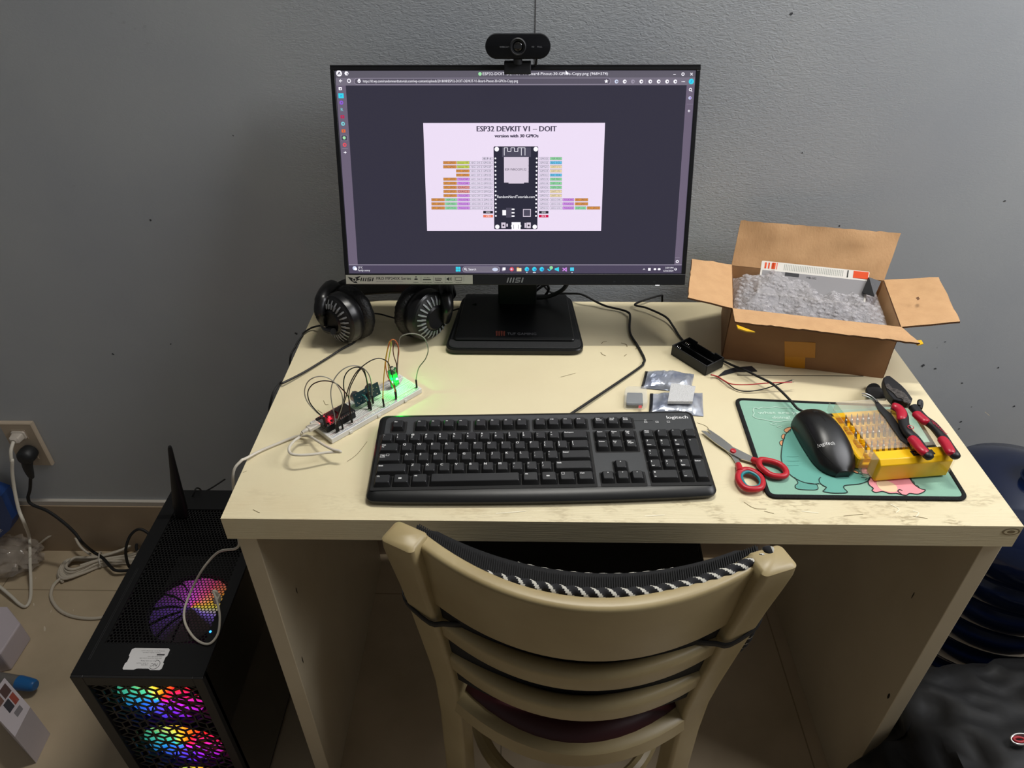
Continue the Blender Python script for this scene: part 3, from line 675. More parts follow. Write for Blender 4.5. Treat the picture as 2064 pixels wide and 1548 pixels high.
# ------------------------------------------------------------------ keyboard
KM = T(.1779, -.5565, H) @ Rz(.0372)
kb = thing('keyboard', 'black full-size wired computer keyboard lying along the front of the desk', 'keyboard', mw=T(.1779, -.5565, H) @ Rz(.0372))
def kz(y): return .0145+y*.060
KBODY = mat('keyboard_body', '#141516', .38); KPL = mat('keyboard_plate', '#37393b', .42, bump=.06, bscale=600); KWELL = mat('keyboard_well', '#070708', .7)
KTOP = mat('key_top', '#232426', .31, bump=.10, bscale=2500); KSIDE = mat('key_side', '#0b0b0c', .5); KPR = mat('key_print', '#d8d8d8', .5)  # tops lighter than sides: wall's reflection partly put into the colour
q = MB()
def kout(d, fy=0, n=6):               # outline of the body, front edge bowed a little
    P = rrect(d, d+fy, .450-d, .158-d, max(.012-d*.5, .004), n); o = []
    for i, (x, y) in enumerate(P): o.append((x, y))
    fr = [(x, fy+d-.0052*sin(pi*min(1, max(0, x/.45)))**.8) for x in [.450-.012-k*(.426/14) for k in range(1, 14)]][::-1]
    # insert the bowed front between the lower-left and lower-right corners
    P2 = o + []
    return o[:] + [(x, y) for x, y in fr]
def ringz(P, zf): return [(x, y, zf(y) if callable(zf) else zf) for x, y in P]
# order: the rounded rectangle starts at the lower-right corner and ends at the lower-left, the bow closes it
q.loft([ringz(kout(.004), .0005), ringz(kout(.0005), .004), ringz(kout(0), lambda y: kz(y)*.55), ringz(kout(.002, .001), lambda y: kz(y)-.0032), ringz(kout(.006, .004), lambda y: kz(y)-.0008), ringz(kout(.0085, .0075), lambda y: kz(y)-.0002)], KBODY)
q.build('body', kb, world=False)
def kp(x0, y0, x1, y1, m_, h, r=.002, mb=None): (mb or q).poly([(x, y, kz(y)+h) for x, y in rrect(x0, y0, x1, y1, r, 4)], m_)
q = MB()
P = rrect(.012, .0125, .443, .149, .008, 6); q.poly([(x, y, kz(y)+.0001) for x, y in P], KPL)
for w_ in ((.0195, .1165, .0425, .1395), (.0515, .1165, .1315, .1395), (.1345, .1165, .2140, .1395), (.2175, .1165, .2965, .1395), (.3005, .1165, .3612, .1395),
           (.0055, .0115, .2967, .1135), (.3005, .0722, .3612, .1135), (.3008, .0115, .3610, .0365), (.3200, .030, .3408, .0560), (.3650, .0115, .4455, .1135)):
    kp(*w_, KWELL, .0003)
q.box((.373, .1335, kz(.1335)+.0004), (.030, .0003, .0003), KWELL)
for i, x in enumerate((.3775, .3935, .4095)):
    q.add([(x+a_, .1305+b_, kz(.13)+.0004) for a_, b_ in ((-.002, -.0018), (.002, -.0018), (.002, .0018), (-.002, .0018))], [(0, 1, 2, 3)], KPR)
    q.add([(x+a_, .1305+b_, kz(.13)+.0005) for a_, b_ in ((-.0015, -.0013), (.0015, -.0013), (.0015, .0013), (-.0015, .0013))], [(0, 1, 2, 3)], KPL)
    q.text('1Aa'[i], x, .1294, .0017, KPR, al='c', z=kz(.13)+.0006)
q.box((.3775, .1345, kz(.1345)+.0005), (.0032, .0008, .0004), PRW)
sl = Matrix.Rotation(math.atan(.060), 4, 'X')
def kt(mb, t, x, y, h, w=None, al='l', z=0, m_=None): mb.text(t, 0, 0, h, m_ or KPR, T(x, y, kz(y)+z) @ sl, w=w, al=al)
for dx in (0, .0003): kt(q, 'logitech', .4085+dx, .1365, .0062, w=.0300, z=.0006+dx*.15, m_=PRW)
part_label(q.build('top_plate', kb, world=False, smooth=0), 'dark grey top plate with black key wells, indicator marks and a pale wordmark')
def key(cx, cy, wu=1, hu=1, leg=()):
    U = .01905; w2 = wu*U/2-.0007; h2 = hu*U/2-.0007; q = MB(); ins = .0023
    B = rrect(cx-w2, cy-h2, cx+w2, cy+h2, .0012, 2); Tp = rrect(cx-w2+ins, cy-h2+ins+.0006, cx+w2-ins, cy+h2-ins+.0012, .0018, 2); T2 = inset(Tp, .0007)
    z0 = kz(cy)
    n = len(B); rings = [[(x, y, kz(y)+.0006) for x, y in B], [(x, y, kz(y)+.0058) for x, y in Tp], [(x, y, kz(y)+.0064) for x, y in T2]]
    vs = [p for r in rings for p in r]
    q.add(vs, [(i, (i+1) % n, n+(i+1) % n, n+i) for i in range(n)], KSIDE)
    q.add(vs[n:], [(i, (i+1) % n, n+(i+1) % n, n+i) for i in range(n)]+[tuple(range(n, 2*n))], KTOP)
    x0 = cx-w2+ins+.0012; yt = cy+h2-ins+.0002
    for t, dx, dy, h in leg:
        if t in ('WIN', 'MENU', 'UP', 'DN', 'LT', 'RT', 'RET', 'SCR'):
            X, Y = x0+dx, yt-dy; zz = kz(Y)+.00655
            if t == 'WIN':
                for a_ in (0, 1):
                    for b_ in (0, 1): q.add([(X+a_*.0021+u, Y+b_*.0019+v, zz) for u, v in ((0, 0), (.0019, 0), (.0019, .0017), (0, .0017))], [(0, 1, 2, 3)], KPR)
            elif t == 'MENU':
                for z_, c_, e in ((0, KPR, .002), (.0001, KTOP, .0016)): q.add([(X+u*e, Y+v*e, zz+z_) for u, v in ((-1, -1), (1, -1), (1, 1), (-1, 1))], [(0, 1, 2, 3)], c_)
            else:
                A = {'UP': ((-1, -.8), (1, -.8), (0, .9)), 'DN': ((-1, .8), (0, -.9), (1, .8)), 'LT': ((.8, -1), (.8, 1), (-.9, 0)), 'RT': ((-.8, -1), (.9, 0), (-.8, 1))}[t]
                q.add([(X+u*h, Y+v*h, zz) for u, v in A], [(0, 1, 2)], KPR)
        else:
            k_ = 1 if h >= .0030 else 1.22
            for e_ in (0, .0002, .0004): kt(q, t, x0+dx*.6+e_, yt-dy*k_-(0 if k_ == 1 else .0008), h*k_, z=.0067+e_*.15)
    o = q.build('key', kb, world=False, smooth=30)
X0 = .0085; U = .01905
def row(y, x, items):
    for it in items:
        t, wu = it[0], it[1]
        leg = it[2] if len(it) > 2 else ([(t, 0, .0041, .0037)] if t else [])
        key(x+wu*U/2, y, wu, 1, leg); x += wu*U
two = lambda a_, b_: [(a_, .0002, .0040, .0030), (b_, .0002, .0088, .0030)]
key(.0304, .1285, 1, 1, [('Esc', .0008, .0026, .0018)])
for i in range(12): key((.0628, .0820, .1012, .1204, .1456, .1646, .1836, .2027, .2285, .2474, .2662, .2851)[i], .1285, 1, 1, [('F%d' % (i+1), .0018, .0024, .0017)])
for x, a_, b_ in ((.3116, 'Print', 'Screen'), (.3307, 'Scroll', 'Lock'), (.3497, 'Pause', 'Break')): key(x, .1285, 1, 1, [(a_, .0012, .0024, .0016), (b_, .0012, .0048, .0016)])
row(.102, X0, [('`', 1, two('~', '`'))]+[(b_, 1, two(a_, b_)) for a_, b_ in zip('!@#$%^&*()_+', '1234567890-=')]+[('', 2, [('Backspace', .0006, .0026, .0018)])])
row(.083, X0, [('Tab', 1.5, [('Tab', .0004, .0028, .0021), ('⇆', .0006, .0056, .0020)])]+[(c, 1) for c in 'QWERTYUIOP']+[('[', 1, two('{', '[')), (']', 1, two('}', ']')), ('\\', 1.5, two('|', '\\'))])
row(.064, X0, [('', 1.75, [('Caps', .0004, .0026, .0020), ('Lock', .0004, .0052, .0020), ('MENU', .0100, .0025, 0)])]+[(c, 1) for c in 'ASDFGHJKL']+[(';', 1, two(':', ';')), ("'", 1, two('"', "'")), ('', 2.25, [('Enter', .0006, .0026, .0021)])])
row(.0448, X0, [('', 2.25, [('Shift', .0004, .0028, .0020)])]+[(c, 1) for c in 'ZXCVBNM']+[(',', 1, two('<', ',')), ('.', 1, two('>', '.')), ('/', 1, two('?', '/')), ('', 2.75, [('Shift', .0006, .0026, .0020)])])
row(.0257, X0, [('', 1.25, [('CL', .0006, .0022, .0019)]), ('', 1.25, [('WIN', .0045, .0072, 0)]), ('', 1.25, [('Alt', .0008, .0022, .0019)]), ('', 6.25, []), ('', 1.25, [('Alt', .0008, .0022, .0019)]),
    ('', 1.25, [('WIN', .0045, .0072, 0)]), ('', 1.25, [('MENU', .0022, .0026, 0)]), ('', 1.25, [('Ctrl', .0010, .0024, .0019)])])
for i, (a_, b_) in enumerate((('Insert', ''), ('Home', '⇤'), ('Page', 'Up'))): key(.3110+i*.01935, .102, 1, 1, [(a_, .0006, .0026, .0017)]+([(b_, .0022, .0050, .0017)] if b_ else [])+([('UP', .0045, .0072, .0008)] if b_ == 'Up' else []))
for i, (a_, b_) in enumerate((('Delete', ''), ('End', '⇥'), ('Page', 'Down'))): key(.3110+i*.01935, .083, 1, 1, [(a_, .0006, .0026, .0017)]+([(b_, .0016, .0050, .0017)] if b_ else [])+([('DN', .0045, .0075, .0008)] if b_ == 'Down' else []))
key(.3305, .0450, 1, 1, [('UP', .0050, .0022, .0010)])
for x, t in ((.3113, 'LT'), (.3305, 'DN'), (.3496, 'RT')): key(x, .0257, 1, 1, [(t, .0052, .0022, .0010)])
NX = .3756
key(NX, .102, 1, 1, [('Num', .0012, .0024, .0017), ('Lock', .0012, .0047, .0017)])
for i, t in enumerate('/*-'): key(NX+(i+1)*.0193, .102, 1, 1, [(t, .0008, .0028, .0022)])
for r_, (y, ts, sub) in enumerate(((.083, '789', ('Home', 'UP', 'PgUp')), (.064, '456', ('LT', '', 'RT')), (.0448, '123', ('End', 'DN', 'PgDn')))):
    for i, t in enumerate(ts):
        s2 = [] if not sub[i] else ([(sub[i], .0015, .0078, .0007)] if sub[i] in ('UP', 'DN', 'LT', 'RT') else [(sub[i], .0003, .0085, .0013)])
        key(NX+i*.0193, y, 1, 1, [(t, .0006, .0030, .0026)]+s2)
key(NX+.00965, .0257, 2, 1, [('0', .0008, .0030, .0026), ('Ins', .0006, .0085, .0012)])
key(NX+2*.0193, .0257, 1, 1, [('.', .0012, .0022, .0024), ('Del', .0006, .0085, .0012)])
key(NX+3*.0193, .0735, 1, 2, [('+', .0010, .0028, .0026)])
key(NX+3*.0193, .03525, 1, 2, [('Enter', .0001, .0030, .0021)])
def c5(a_, b_): return 1040+a_/4.914, 440+b_/4.914
q = MB(); pts = [KM @ Vector((.262, .150, .012)), KM @ Vector((.264, .160, .006))]
pts += [D(*c5(a_, b_), h) for a_, b_, h in ((1180, 1510, .003), (1262, 1430, .003), (1270, 1385, .003), (1210, 1270, .003), (1140, 1160, .003), (1125, 1080, .004), (1130, 965, .006), (1108, 930, .007), (1040, 905, .005), (900, 872, .007), (800, 830, .010))]
pts += [ony(*c5(650, 755), -.050), ony(*c5(500, 745), -.032), ony(*c5(350, 735), -.022), Vector((.405, -.02, .765)), Vector((.38, -.018, .70)), Vector((.36, -.02, .5))]
q.tube(pts, .0020, RUB, 8); part_label(q.build('keyboard_cord', kb), 'thin black cord running back behind the desk')

# ------------------------------------------------------------------ mouse pad
PADZ = .003
padM = mat('mat_mint', '#8ab49f', .75, bump=.1, bscale=1500, var=.5, vscale=5, col2='#80aa97'); BRD = mat('mat_border_stitch', '#0d0e10', .9, bump=.6, bscale=900)
pad = thing('mouse_pad', 'mint green mouse pad with black stitched edge and cartoon dinosaur print', 'mouse pad', tuple(D(1715, 905)))
C = [D(1546, 1006), D(1953, 1011), Vector((.9560, -.345, H)), D(1479, 805)]
q = MB(); O = rpoly(C, .014, 6); O = O if (Vector(O[0]).to_2d()-Vector(O[1]).to_2d()).length else O
I1 = inset(O, .0055)
q.prism(I1, H+.0003, H+PADZ, padM)
padsurf = q.build
def c4(a_, b_): return 1400+a_/3.559, 740+b_/3.56
def d4(a_, b_, h=PADZ+.0003): return D(*c4(a_, b_), h)
def fill(P, m_, h=PADZ+.0002, smooth=4):
    Q = [d4(*p, h) for p in P]; Q = catmull(Q, smooth, True) if smooth else Q; q.poly(Q[::-1], m_)
def edge(P, m_, wd=.0011, h=PADZ+.0005, closed=False):
    Q = catmull([d4(*p, h) for p in P], 6, closed)
    if closed: Q.append(Q[0])
    for i_, (a, b) in enumerate(zip(Q, Q[1:])):
        d = b-a; a = a+Vector((0, 0, .00003*(i_ % 3))); b = b+Vector((0, 0, .00003*(i_ % 3)))
        if d.length < 1e-7: continue
        d.normalize(); n = Vector((-d.y, d.x, 0))*wd/2; e = d*wd*.2
        q.add([a-n-e, b-n+e, b+n+e, a+n-e], [(0, 1, 2, 3)], m_)
TEAL = mat('print_teal', '#62a294', .75); TEAL2 = mat('print_teal_dark', '#5b9a8d', .75); PNK = mat('print_pink', '#e9979f', .75); ORG = mat('print_orange', '#dc9a6c', .75); CRM = mat('print_cream', '#e6c9a4', .75)
INKL = mat('print_line', '#12201e', .7); PAL = mat('print_pale', '#b9d6c6', .75)
for P in ([(690, 432), (660, 436), (642, 452), (660, 468), (685, 462)], [(645, 480), (626, 490), (628, 510), (645, 515)], [(632, 525), (612, 535), (615, 555), (630, 560)]):
    fill(P, ORG, .0034); edge(P, INKL, .0007, .0036, True)
for P in ([(1050, 705), (1085, 715), (1108, 735), (1070, 735)], [(1125, 742), (1150, 740), (1175, 755), (1165, 765)]): fill(P, ORG, .0034); edge(P, INKL, .0007, .0036, True)
bodyP = [(700, 440), (660, 475), (640, 520), (628, 580), (622, 640), (635, 700), (670, 755), (720, 795), (780, 825), (850, 838), (893, 835), (925, 850), (945, 862), (935, 878), (926, 890), (1000, 903), (1088, 901), (1092, 888), (1072, 868), (1085, 848), (1180, 838), (1245, 815), (1262, 788), (1250, 768), (1180, 765), (1110, 742), (1050, 712), (980, 600), (900, 480)]
fill(bodyP, TEAL, .0035, 0); 
ft = [(718, 790), (742, 828), (722, 850), (735, 872), (800, 880), (878, 878), (882, 852), (862, 838), (790, 828)]
fill(ft, TEAL2, .0034); edge(ft, INKL, .001, .0036)
edge([(690, 445), (655, 480), (636, 530), (626, 590), (622, 650), (637, 705), (672, 757), (722, 797), (785, 826), (850, 838), (893, 835)], INKL, .0012, .0038)
edge([(905, 790), (893, 805), (900, 830), (925, 850), (945, 862), (932, 880), (926, 892), (1000, 903), (1088, 901), (1092, 888), (1072, 868), (1082, 848), (1180, 838), (1245, 815), (1262, 788)], INKL, .0012, .0038)
edge([(1040, 705), (1110, 741), (1180, 764), (1250, 768)], INKL, .0012, .0038)
pk = [(1250, 688), (1212, 702), (1195, 735), (1205, 762), (1240, 770), (1258, 785), (1246, 808), (1252, 842), (1282, 868), (1274, 884), (1300, 898), (1350, 891), (1400, 905), (1450, 905), (1480, 912), (1520, 918), (1545, 905), (1600, 910), (1640, 897), (1655, 880), (1622, 872), (1578, 842), (1545, 800), (1500, 757), (1420, 690)]
fill(pk, PNK, .0035, 0); edge(pk[:-1], INKL, .0012, .0038)
fill([(1310, 815), (1370, 812), (1440, 845), (1455, 880), (1430, 895), (1350, 885), (1312, 850)], CRM, .0037)
for P in ([(1500, 760), (1522, 765), (1530, 785)], [(1530, 785), (1548, 792), (1556, 808)], [(1556, 812), (1572, 820), (1578, 838)], [(1578, 845), (1600, 850), (1612, 866)]): edge(P, INKL, .0009, .0038)
edge([(1485, 910), (1460, 890), (1470, 878), (1490, 885)], INKL, .0012, .004)
for P in ([(1205, 775), (1235, 780)], [(1195, 790), (1232, 790)], [(1225, 808), (1240, 797)], [(1250, 775), (1265, 785), (1300, 800)], [(1258, 768), (1285, 772), (1305, 770)]): edge(P, INKL, .0009, .0039)
fill([(1222, 710), (1230, 708), (1234, 714), (1227, 717)], INKL, .0039)
for y_ in (640, 672, 704): edge([(665, y_), (700, y_+2), (745, y_)], TEAL2, .0012, .0038)
cloud = [(420, 310), (430, 292), (460, 297), (490, 288), (540, 292), (580, 285), (630, 292), (690, 290), (720, 302), (780, 305), (820, 325), (822, 350), (790, 365), (720, 380), (650, 385), (600, 392), (540, 385), (500, 375), (450, 368), (420, 350), (428, 330)]
edge(cloud, PAL, .0012, .0036, True); edge([(545, 408), (565, 402), (590, 408), (570, 415)], PAL, .0007, .0036, True); edge([(592, 426), (610, 420), (626, 427), (610, 433)], PAL, .0007, .0036, True)
for t, x0, yb, x1, h_ in (('what are you', 457, 336, 790, 22), ('doing!', 560, 370, 688, 22)):
    a = d4(x0, yb, .0033); b = d4(x1, yb, .0033); fm = frame(a, b-a, z=(0, 0, 1))
    for dx_, dy_ in ((0, 0), (.0005, 0), (0, .0005), (.0005, .0005)): q.text(t, dx_, dy_, .0058, PAL, fm, w=(b-a).length, z=(dx_+2*dy_)*.08)
q.build('print_surface', pad, smooth=0)
q = MB(); I2 = inset(O, .0045)
q.loft([[(x, y, H+.0003) for x, y in O], [(x, y, H+PADZ) for x, y in inset(O, -.0003)], [(x, y, H+PADZ+.0012) for x, y in inset(O, .0015)], [(x, y, H+PADZ+.001) for x, y in inset(O, .0048)], [(x, y, H+PADZ-.001) for x, y in inset(O, .006)]], BRD, cap0=False, cap1=False)
part_label(q.build('border', pad, smooth=60), 'black stitched edging')

# ------------------------------------------------------------------ mouse
a = D(1622, 850, .02); b = D(1664, 955, .008)
b = Vector((.7995, -.5005, 0)); a = Vector((.7870, -.3870, 0)); ang = math.atan2(a.y-b.y, a.x-b.x)-pi/2; LEN = (a-b).length
ms = thing('computer_mouse', 'black matte wired mouse resting on the mint green pad', 'mouse', mw=T(b.x, b.y, H+PADZ+.0006) @ Rz(ang))
MTOP = mat('mouse_shell', '#121213', .36, spec=.6, bump=.03, bscale=2500); MSD = mat('mouse_side', '#0c0c0d', .5)
def mw_(t): return .0288*max(.12, 1-(abs(.47-t)/.47)**3.6)**.5 if t < .47 else .0288*(1-.13*((t-.47)/.53)**2)*(1 if t < .95 else 1-.25*((t-.95)/.05)**2)
def mh(t): return .0375*max(.05, sin(pi*min(1, .07+t*.72)))**.8
def mz(x, t): 
    r_ = min(.999, abs(x)/mw_(t)); return mh(t)*(1-r_**2.6)**.55
q = MB(); rings = []
for i in range(25):
    t = 0 if i == 0 else .5-.5*cos(pi*i/24); t = max(.004, min(.999, t))
    e = 1.0
    if t > .97: e = .96
    if i == 24: e = .90
    rr = []
    for k in range(25):
        al_ = pi*k/24; cx_ = cos(al_); sx_ = sin(al_)
        x = mw_(t)*e*(abs(cx_)**.75)*(1 if cx_ > 0 else -1); z = mh(t)*(sx_**.72)*(1 if i < 24 else .93)
        rr.append((x, t*LEN, max(z, .002)))
    rr += [(-mw_(t)*e*.9, t*LEN, 0), (mw_(t)*e*.9, t*LEN, 0)]
    rings.append(rr)
q.loft(rings, MTOP)
q.build('shell', ms, world=False, smooth=60)
def msurf(x, y):
    t = max(.01, min(.99, y/LEN)); r_ = min(.99, (abs(x)/mw_(t))); sx_ = math.sqrt(max(0, 1-(r_**(1/.75))**2)); return mh(t)*sx_**.72
q = MB(); GRV = mat('mouse_groove', '#020202', .9)
for P in ([(0, LEN*.99), (0, LEN*.62)], [(-.0225, LEN*.72), (-.0235, LEN*.5), (-.0215, LEN*.25), (-.012, LEN*.08)]):
    Q = [Vector((x, y, 0)) for x, y in (catmull([Vector((*p, 0)) for p in P], 10) and [(v.x, v.y) for v in catmull([Vector((*p, 0)) for p in P], 10)])]
    for u, v in zip(Q, Q[1:]): 
        q.add([(u.x-.0004, u.y, msurf(u.x, u.y)+.0002), (v.x-.0004, v.y, msurf(v.x, v.y)+.0002), (v.x+.0004, v.y, msurf(v.x, v.y)+.0002), (u.x+.0004, u.y, msurf(u.x, u.y)+.0002)], [(0, 1, 2, 3)], GRV)
q.build('groove', ms, world=False, smooth=0)
q = MB(); q.cyl((-.0032, LEN*.86, .0225), (.0032, LEN*.86, .0225), .0095, RUB, n=24); q.build('scroll_wheel', ms, world=False)
q = MB(); I = ms.matrix_basis.inverted()
pL = I @ onz(1652, 892, H+.036); pR = I @ onz(1684, 894, H+.036); vs, fs, a_, b_ = glyphs('logitech'); d = (pR-pL); kx_ = d.length/(b_-a_); d = d.normalized(); nn = Vector((-d.y, d.x, 0))
q.add([(lambda P: (P.x, P.y, msurf(P.x, P.y)+.0003))(Vector((pL.x, pL.y, 0))+Vector((d.x, d.y, 0))*(v.x-a_)*kx_+nn*v.y*.0068) for v in vs], fs, PRW)
part_label(q.build('wordmark', ms, world=False, smooth=0), 'white lettering on the back of the mouse')
def c5b(a_, b_): return 1220+a_/4.914, 660+b_/4.914
q = MB(); pts = [Vector((.640, -.005, .70)), Vector((.636, -.018, .738)), Vector((.628, -.026, H+.006))]
pts += [D(*c5(a_, b_), h) for a_, b_, h in ((1180, 850, .008), (1300, 890, .010), (1480, 975, .010), (1560, 1075, .006), (1640, 1195, .003))]
pts += [D(*c5b(a_, b_), h) for a_, b_, h in ((900, 230, .0025), (1160, 330, .004), (1260, 375, .007), (1400, 430, .011), (1500, 480, .013), (1640, 550, .015), (1730, 620, .015), (1830, 720, .014), (1900, 800, .014))]
pts += [ms.matrix_basis @ Vector((-.001, LEN+.012, .010)), ms.matrix_basis @ Vector((0, LEN-.004, .010))]
q.tube(pts, .0019, RUB, 8); part_label(q.build('mouse_cord', ms), 'thin black cord leading back over the desk to the wall')

# ------------------------------------------------------------------ scissors
sc_ = thing('scissors', 'open red-handled steel scissors overlapping the left edge of the mouse pad', 'scissors', tuple(D(1477, 911)))
BLD = mat('scissor_steel', '#c2c2be', .28, metal=1, bump=.05, bscale=400); RED = mat('red_handle', '#b81f2c', .38); TL2 = mat('teal_insert', '#1f7f88', .45)
def flatp(P, z0, z1, m_, mb):
    Q = [d4(*p, z0) for p in P]; Q2 = [(v.x, v.y) for v in Q]
    ar = sum(Q2[i-1][0]*Q2[i][1]-Q2[i][0]*Q2[i-1][1] for i in range(len(Q2)))
    if ar < 0: Q2 = Q2[::-1]
    mb.prism(Q2, H+z0, H+z1, m_)
q = MB(); flatp([(88, 446), (112, 456), (185, 505), (262, 565), (290, 600), (312, 650), (330, 700), (305, 712), (285, 675), (262, 640), (200, 575), (130, 500)], .0020, .0032, BLD, q); q.build('blade', sc_, smooth=0)
q = MB(); flatp([(48, 461), (75, 464), (140, 500), (262, 572), (300, 590), (420, 650), (410, 686), (330, 662), (268, 628), (235, 606), (150, 548), (80, 492)], .0036, .0050, BLD, q); q.build('blade', sc_, smooth=0)
q = MB(); c = d4(276, 603, .005); q.lathe([(.0042, 0), (.0042, .001), (.0036, .002), (.002, .0026), (.0003, .0028)], RED, T(c.x, c.y, c.z), n=20); part_label(q.build('rivet', sc_), 'round red rivet')
def ringh(P, nk_, h, mb):
    mb.tube([d4(a_, b_, h) for a_, b_ in P], .0042, RED, 10, 6, True, flat=None)
    mb.tube([d4(a_, b_, hh) for a_, b_, hh in nk_], lambda t: .0042+.001*t, RED, 10, 4)
q = MB(); ringh([(470, 668), (530, 672), (605, 695), (650, 735), (654, 772), (615, 785), (550, 775), (500, 742), (465, 705)], [(410, 664, .005), (440, 674, .006), (470, 686, .008)], .009, q); q.build('handle', sc_, smooth=60)
q = MB(); ringh([(335, 745), (385, 738), (445, 765), (483, 808), (480, 860), (430, 876), (365, 868), (322, 825), (312, 780)], [(312, 700, .004), (320, 722, .006), (326, 750, .007)], .007, q); hd = q.build('handle', sc_, smooth=60)
q = MB(); q.tube([d4(a_, b_, .0078) for a_, b_ in ((338, 800), (345, 765), (388, 752), (440, 775), (470, 812), (468, 845), (430, 862), (375, 855))], .0022, TL2, 8, 6, True); part_label(q.build('finger_insert', hd.parent), 'teal finger insert')
# ------------------------------------------------------------------ headphones
hp = thing('headphones', 'black over-ear headphones with grey slatted ear cups standing left of the monitor base', 'headphones', (.145, -.15, H))
HB = mat('headphone_gloss', '#0e0e10', .3); HPAD = mat('ear_pad_leather', '#0c0c0d', .5, bump=.6, bscale=260); SLT = mat('grey_slat', '#85888c', .35)
for c, az, s_ in ((Vector((.0815, -.172, H+.0475)), -1, 1), (Vector((.212, -.162, H+.0475)), 1, -1)):
    a_ = R(38) if az < 0 else R(50)
    n = Vector((az*sin(a_), -cos(a_), .06)).normalized()
    F_ = frame(c, Vector((0, 0, 1)).cross(n), z=n)      # local z points out of the cup
    q = MB(); q.lathe([(.0003, .030), (.018, .030), (.0195, .0285), (.021, .0270)], HB, F_, 40, cap=False)
    q.lathe([(.021, .0270), (.034, .0225), (.0385, .0185)], RUB, F_, 40)
    q.lathe([(.0385, .0185), (.0415, .0160), (.0435, .008), (.0435, .0), (.041, -.004), (.041, -.006), (.02, -.006)], HB, F_, 40)
    cup = q.build('ear_cup', hp)
    q = MB()
    for k in range(24):
        t = 2*pi*k/24; ct, st_ = cos(t), sin(t)
        P = []
        for rr, hh, wd in ((.0225, .0280, .0009), (.0300, .0262, .0016), (.0368, .0222, .0013)):
            P.append([Vector((rr*ct-wd*st_, rr*st_+wd*ct, hh)), Vector((rr*ct+wd*st_, rr*st_-wd*ct, hh))])
        q.add([P[0][0], P[0][1], P[1][1], P[1][0], P[2][1], P[2][0]], [(0, 1, 2, 3), (3, 2, 4, 5)], SLT, F_)
        q.add([v+Vector((0, 0, -.003)) if i_ > 3 else v for i_, v in enumerate([P[0][0], P[0][1], P[1][1], P[1][0], P[0][0]*.99, P[0][1]*.99, P[1][1]*1, P[1][0]*1])], [(1, 5, 6, 2), (4, 0, 3, 7)], SLT, F_)
    o = q.build('slat_ring', cup, smooth=0); part_label(o, 'ring of short grey radial slats')
    q = MB(); rings = []
    for i in range(64):
        t = 2*pi*i/64; w_ = 1+.035*sin(i*7.3)+.03*sin(i*3.1)
        rings.append([Vector(((.0345+.0125*cos(u)*w_)*cos(t), (.0345+.0125*cos(u)*w_)*sin(t), -.0175+.0125*sin(u)*w_)) for u in [k*2*pi/12 for k in range(12)]])
    q.loft(rings, HPAD, F_, loop=True); q.build('ear_pad', hp, smooth=70)
    # yoke that carries the cup to the headband
    q = MB(); up = Vector((0, 0, 1))
    back = Vector((az*.015, .055, .0)) 
    P = [c+n*.020+Vector((az*.020, .006, -.012)), c+n*.024+Vector((az*.022, .006, .014)), c+n*.018+Vector((az*.022, .026, .030)), c+Vector((az*.032, .058, .022)), Vector((.049 if az < 0 else .247, -.085, H+.040))]
    q.tube(P, lambda t: .0125 if t > .4 else .007+.011*t, HB, 12, 8, flat=1.0); q.build('yoke', hp, smooth=60)
q = MB(); P = [(.050, -.100, H+.040), (.056, -.062, H+.035), (.082, -.040, H+.031), (.145, -.030, H+.030), (.208, -.038, H+.031), (.238, -.062, H+.035), (.246, -.100, H+.040)]
Q = catmull(P, 8); rg = []
for i, p_ in enumerate(Q):
    t = (Q[min(i+1, len(Q)-1)]-Q[max(i-1, 0)]).normalized(); sd = Vector((0, 0, 1)).cross(t).normalized()
    upv = (Vector((0, 0, 1))+sd*-.0).normalized()
    rg.append([p_+sd*.0055*cos(u)*(1.1 if abs(cos(u)) < .8 else 1)+upv*.0165*(abs(sin(u))**.6)*(1 if sin(u) > 0 else -1)+sd*(.006*sin(u)) for u in [k*2*pi/14 for k in range(14)]])
q.loft(rg, mat('headband_pad', '#121213', .38)); q.build('headband', hp, smooth=60)
q = MB(); q.tube([D(672, 668, .040), D(658, 664, .032), D(652, 655, .030)], .0055, HB, 12, 6); q.cyl(D(655, 661, .036), D(664, 656, .036), .0032, mat('mic_chrome', '#c0c0c0', .2, metal=1)); q.build('microphone', hp, smooth=60)
CB = mat('headset_cord', '#0d0c0c', .5)
q = MB(); q.tube([D(719, 678, .018), D(714, 690, .006), D(690, 703, .004), D(650, 728, .003), D(610, 752, .004), D(570, 772, .006), Vector((.0, -.30, H+.004)), Vector((-.008, -.325, H-.004)), Vector((-.014, -.345, .70)), Vector((-.016, -.36, .60)), Vector((-.02, -.30, .45))], .0018, CB, 8)
part_label(q.build('headset_cord', hp), 'black cord running off the left edge of the desk')
q = MB(); q.tube([D(654, 655, .020), D(630, 660, .006), D(612, 671, .004), Vector((.0, -.165, H+.003)), Vector((-.007, -.185, H-.004)), Vector((-.014, -.215, H-.03)), Vector((-.02, -.23, .55))], .0017, CB, 8)
part_label(q.build('headset_cord', hp), 'second black cord dropping over the left edge')
q = MB(); q.tube([D(742, 632, .022), D(765, 633, .012), D(800, 642, .012), D(855, 650, .015), D(905, 629, .010), D(925, 622, .008), D(960, 612, .018)], .0014, CB, 8)
part_label(q.build('headset_cord', hp), 'thin cord between the cups and behind the monitor base')

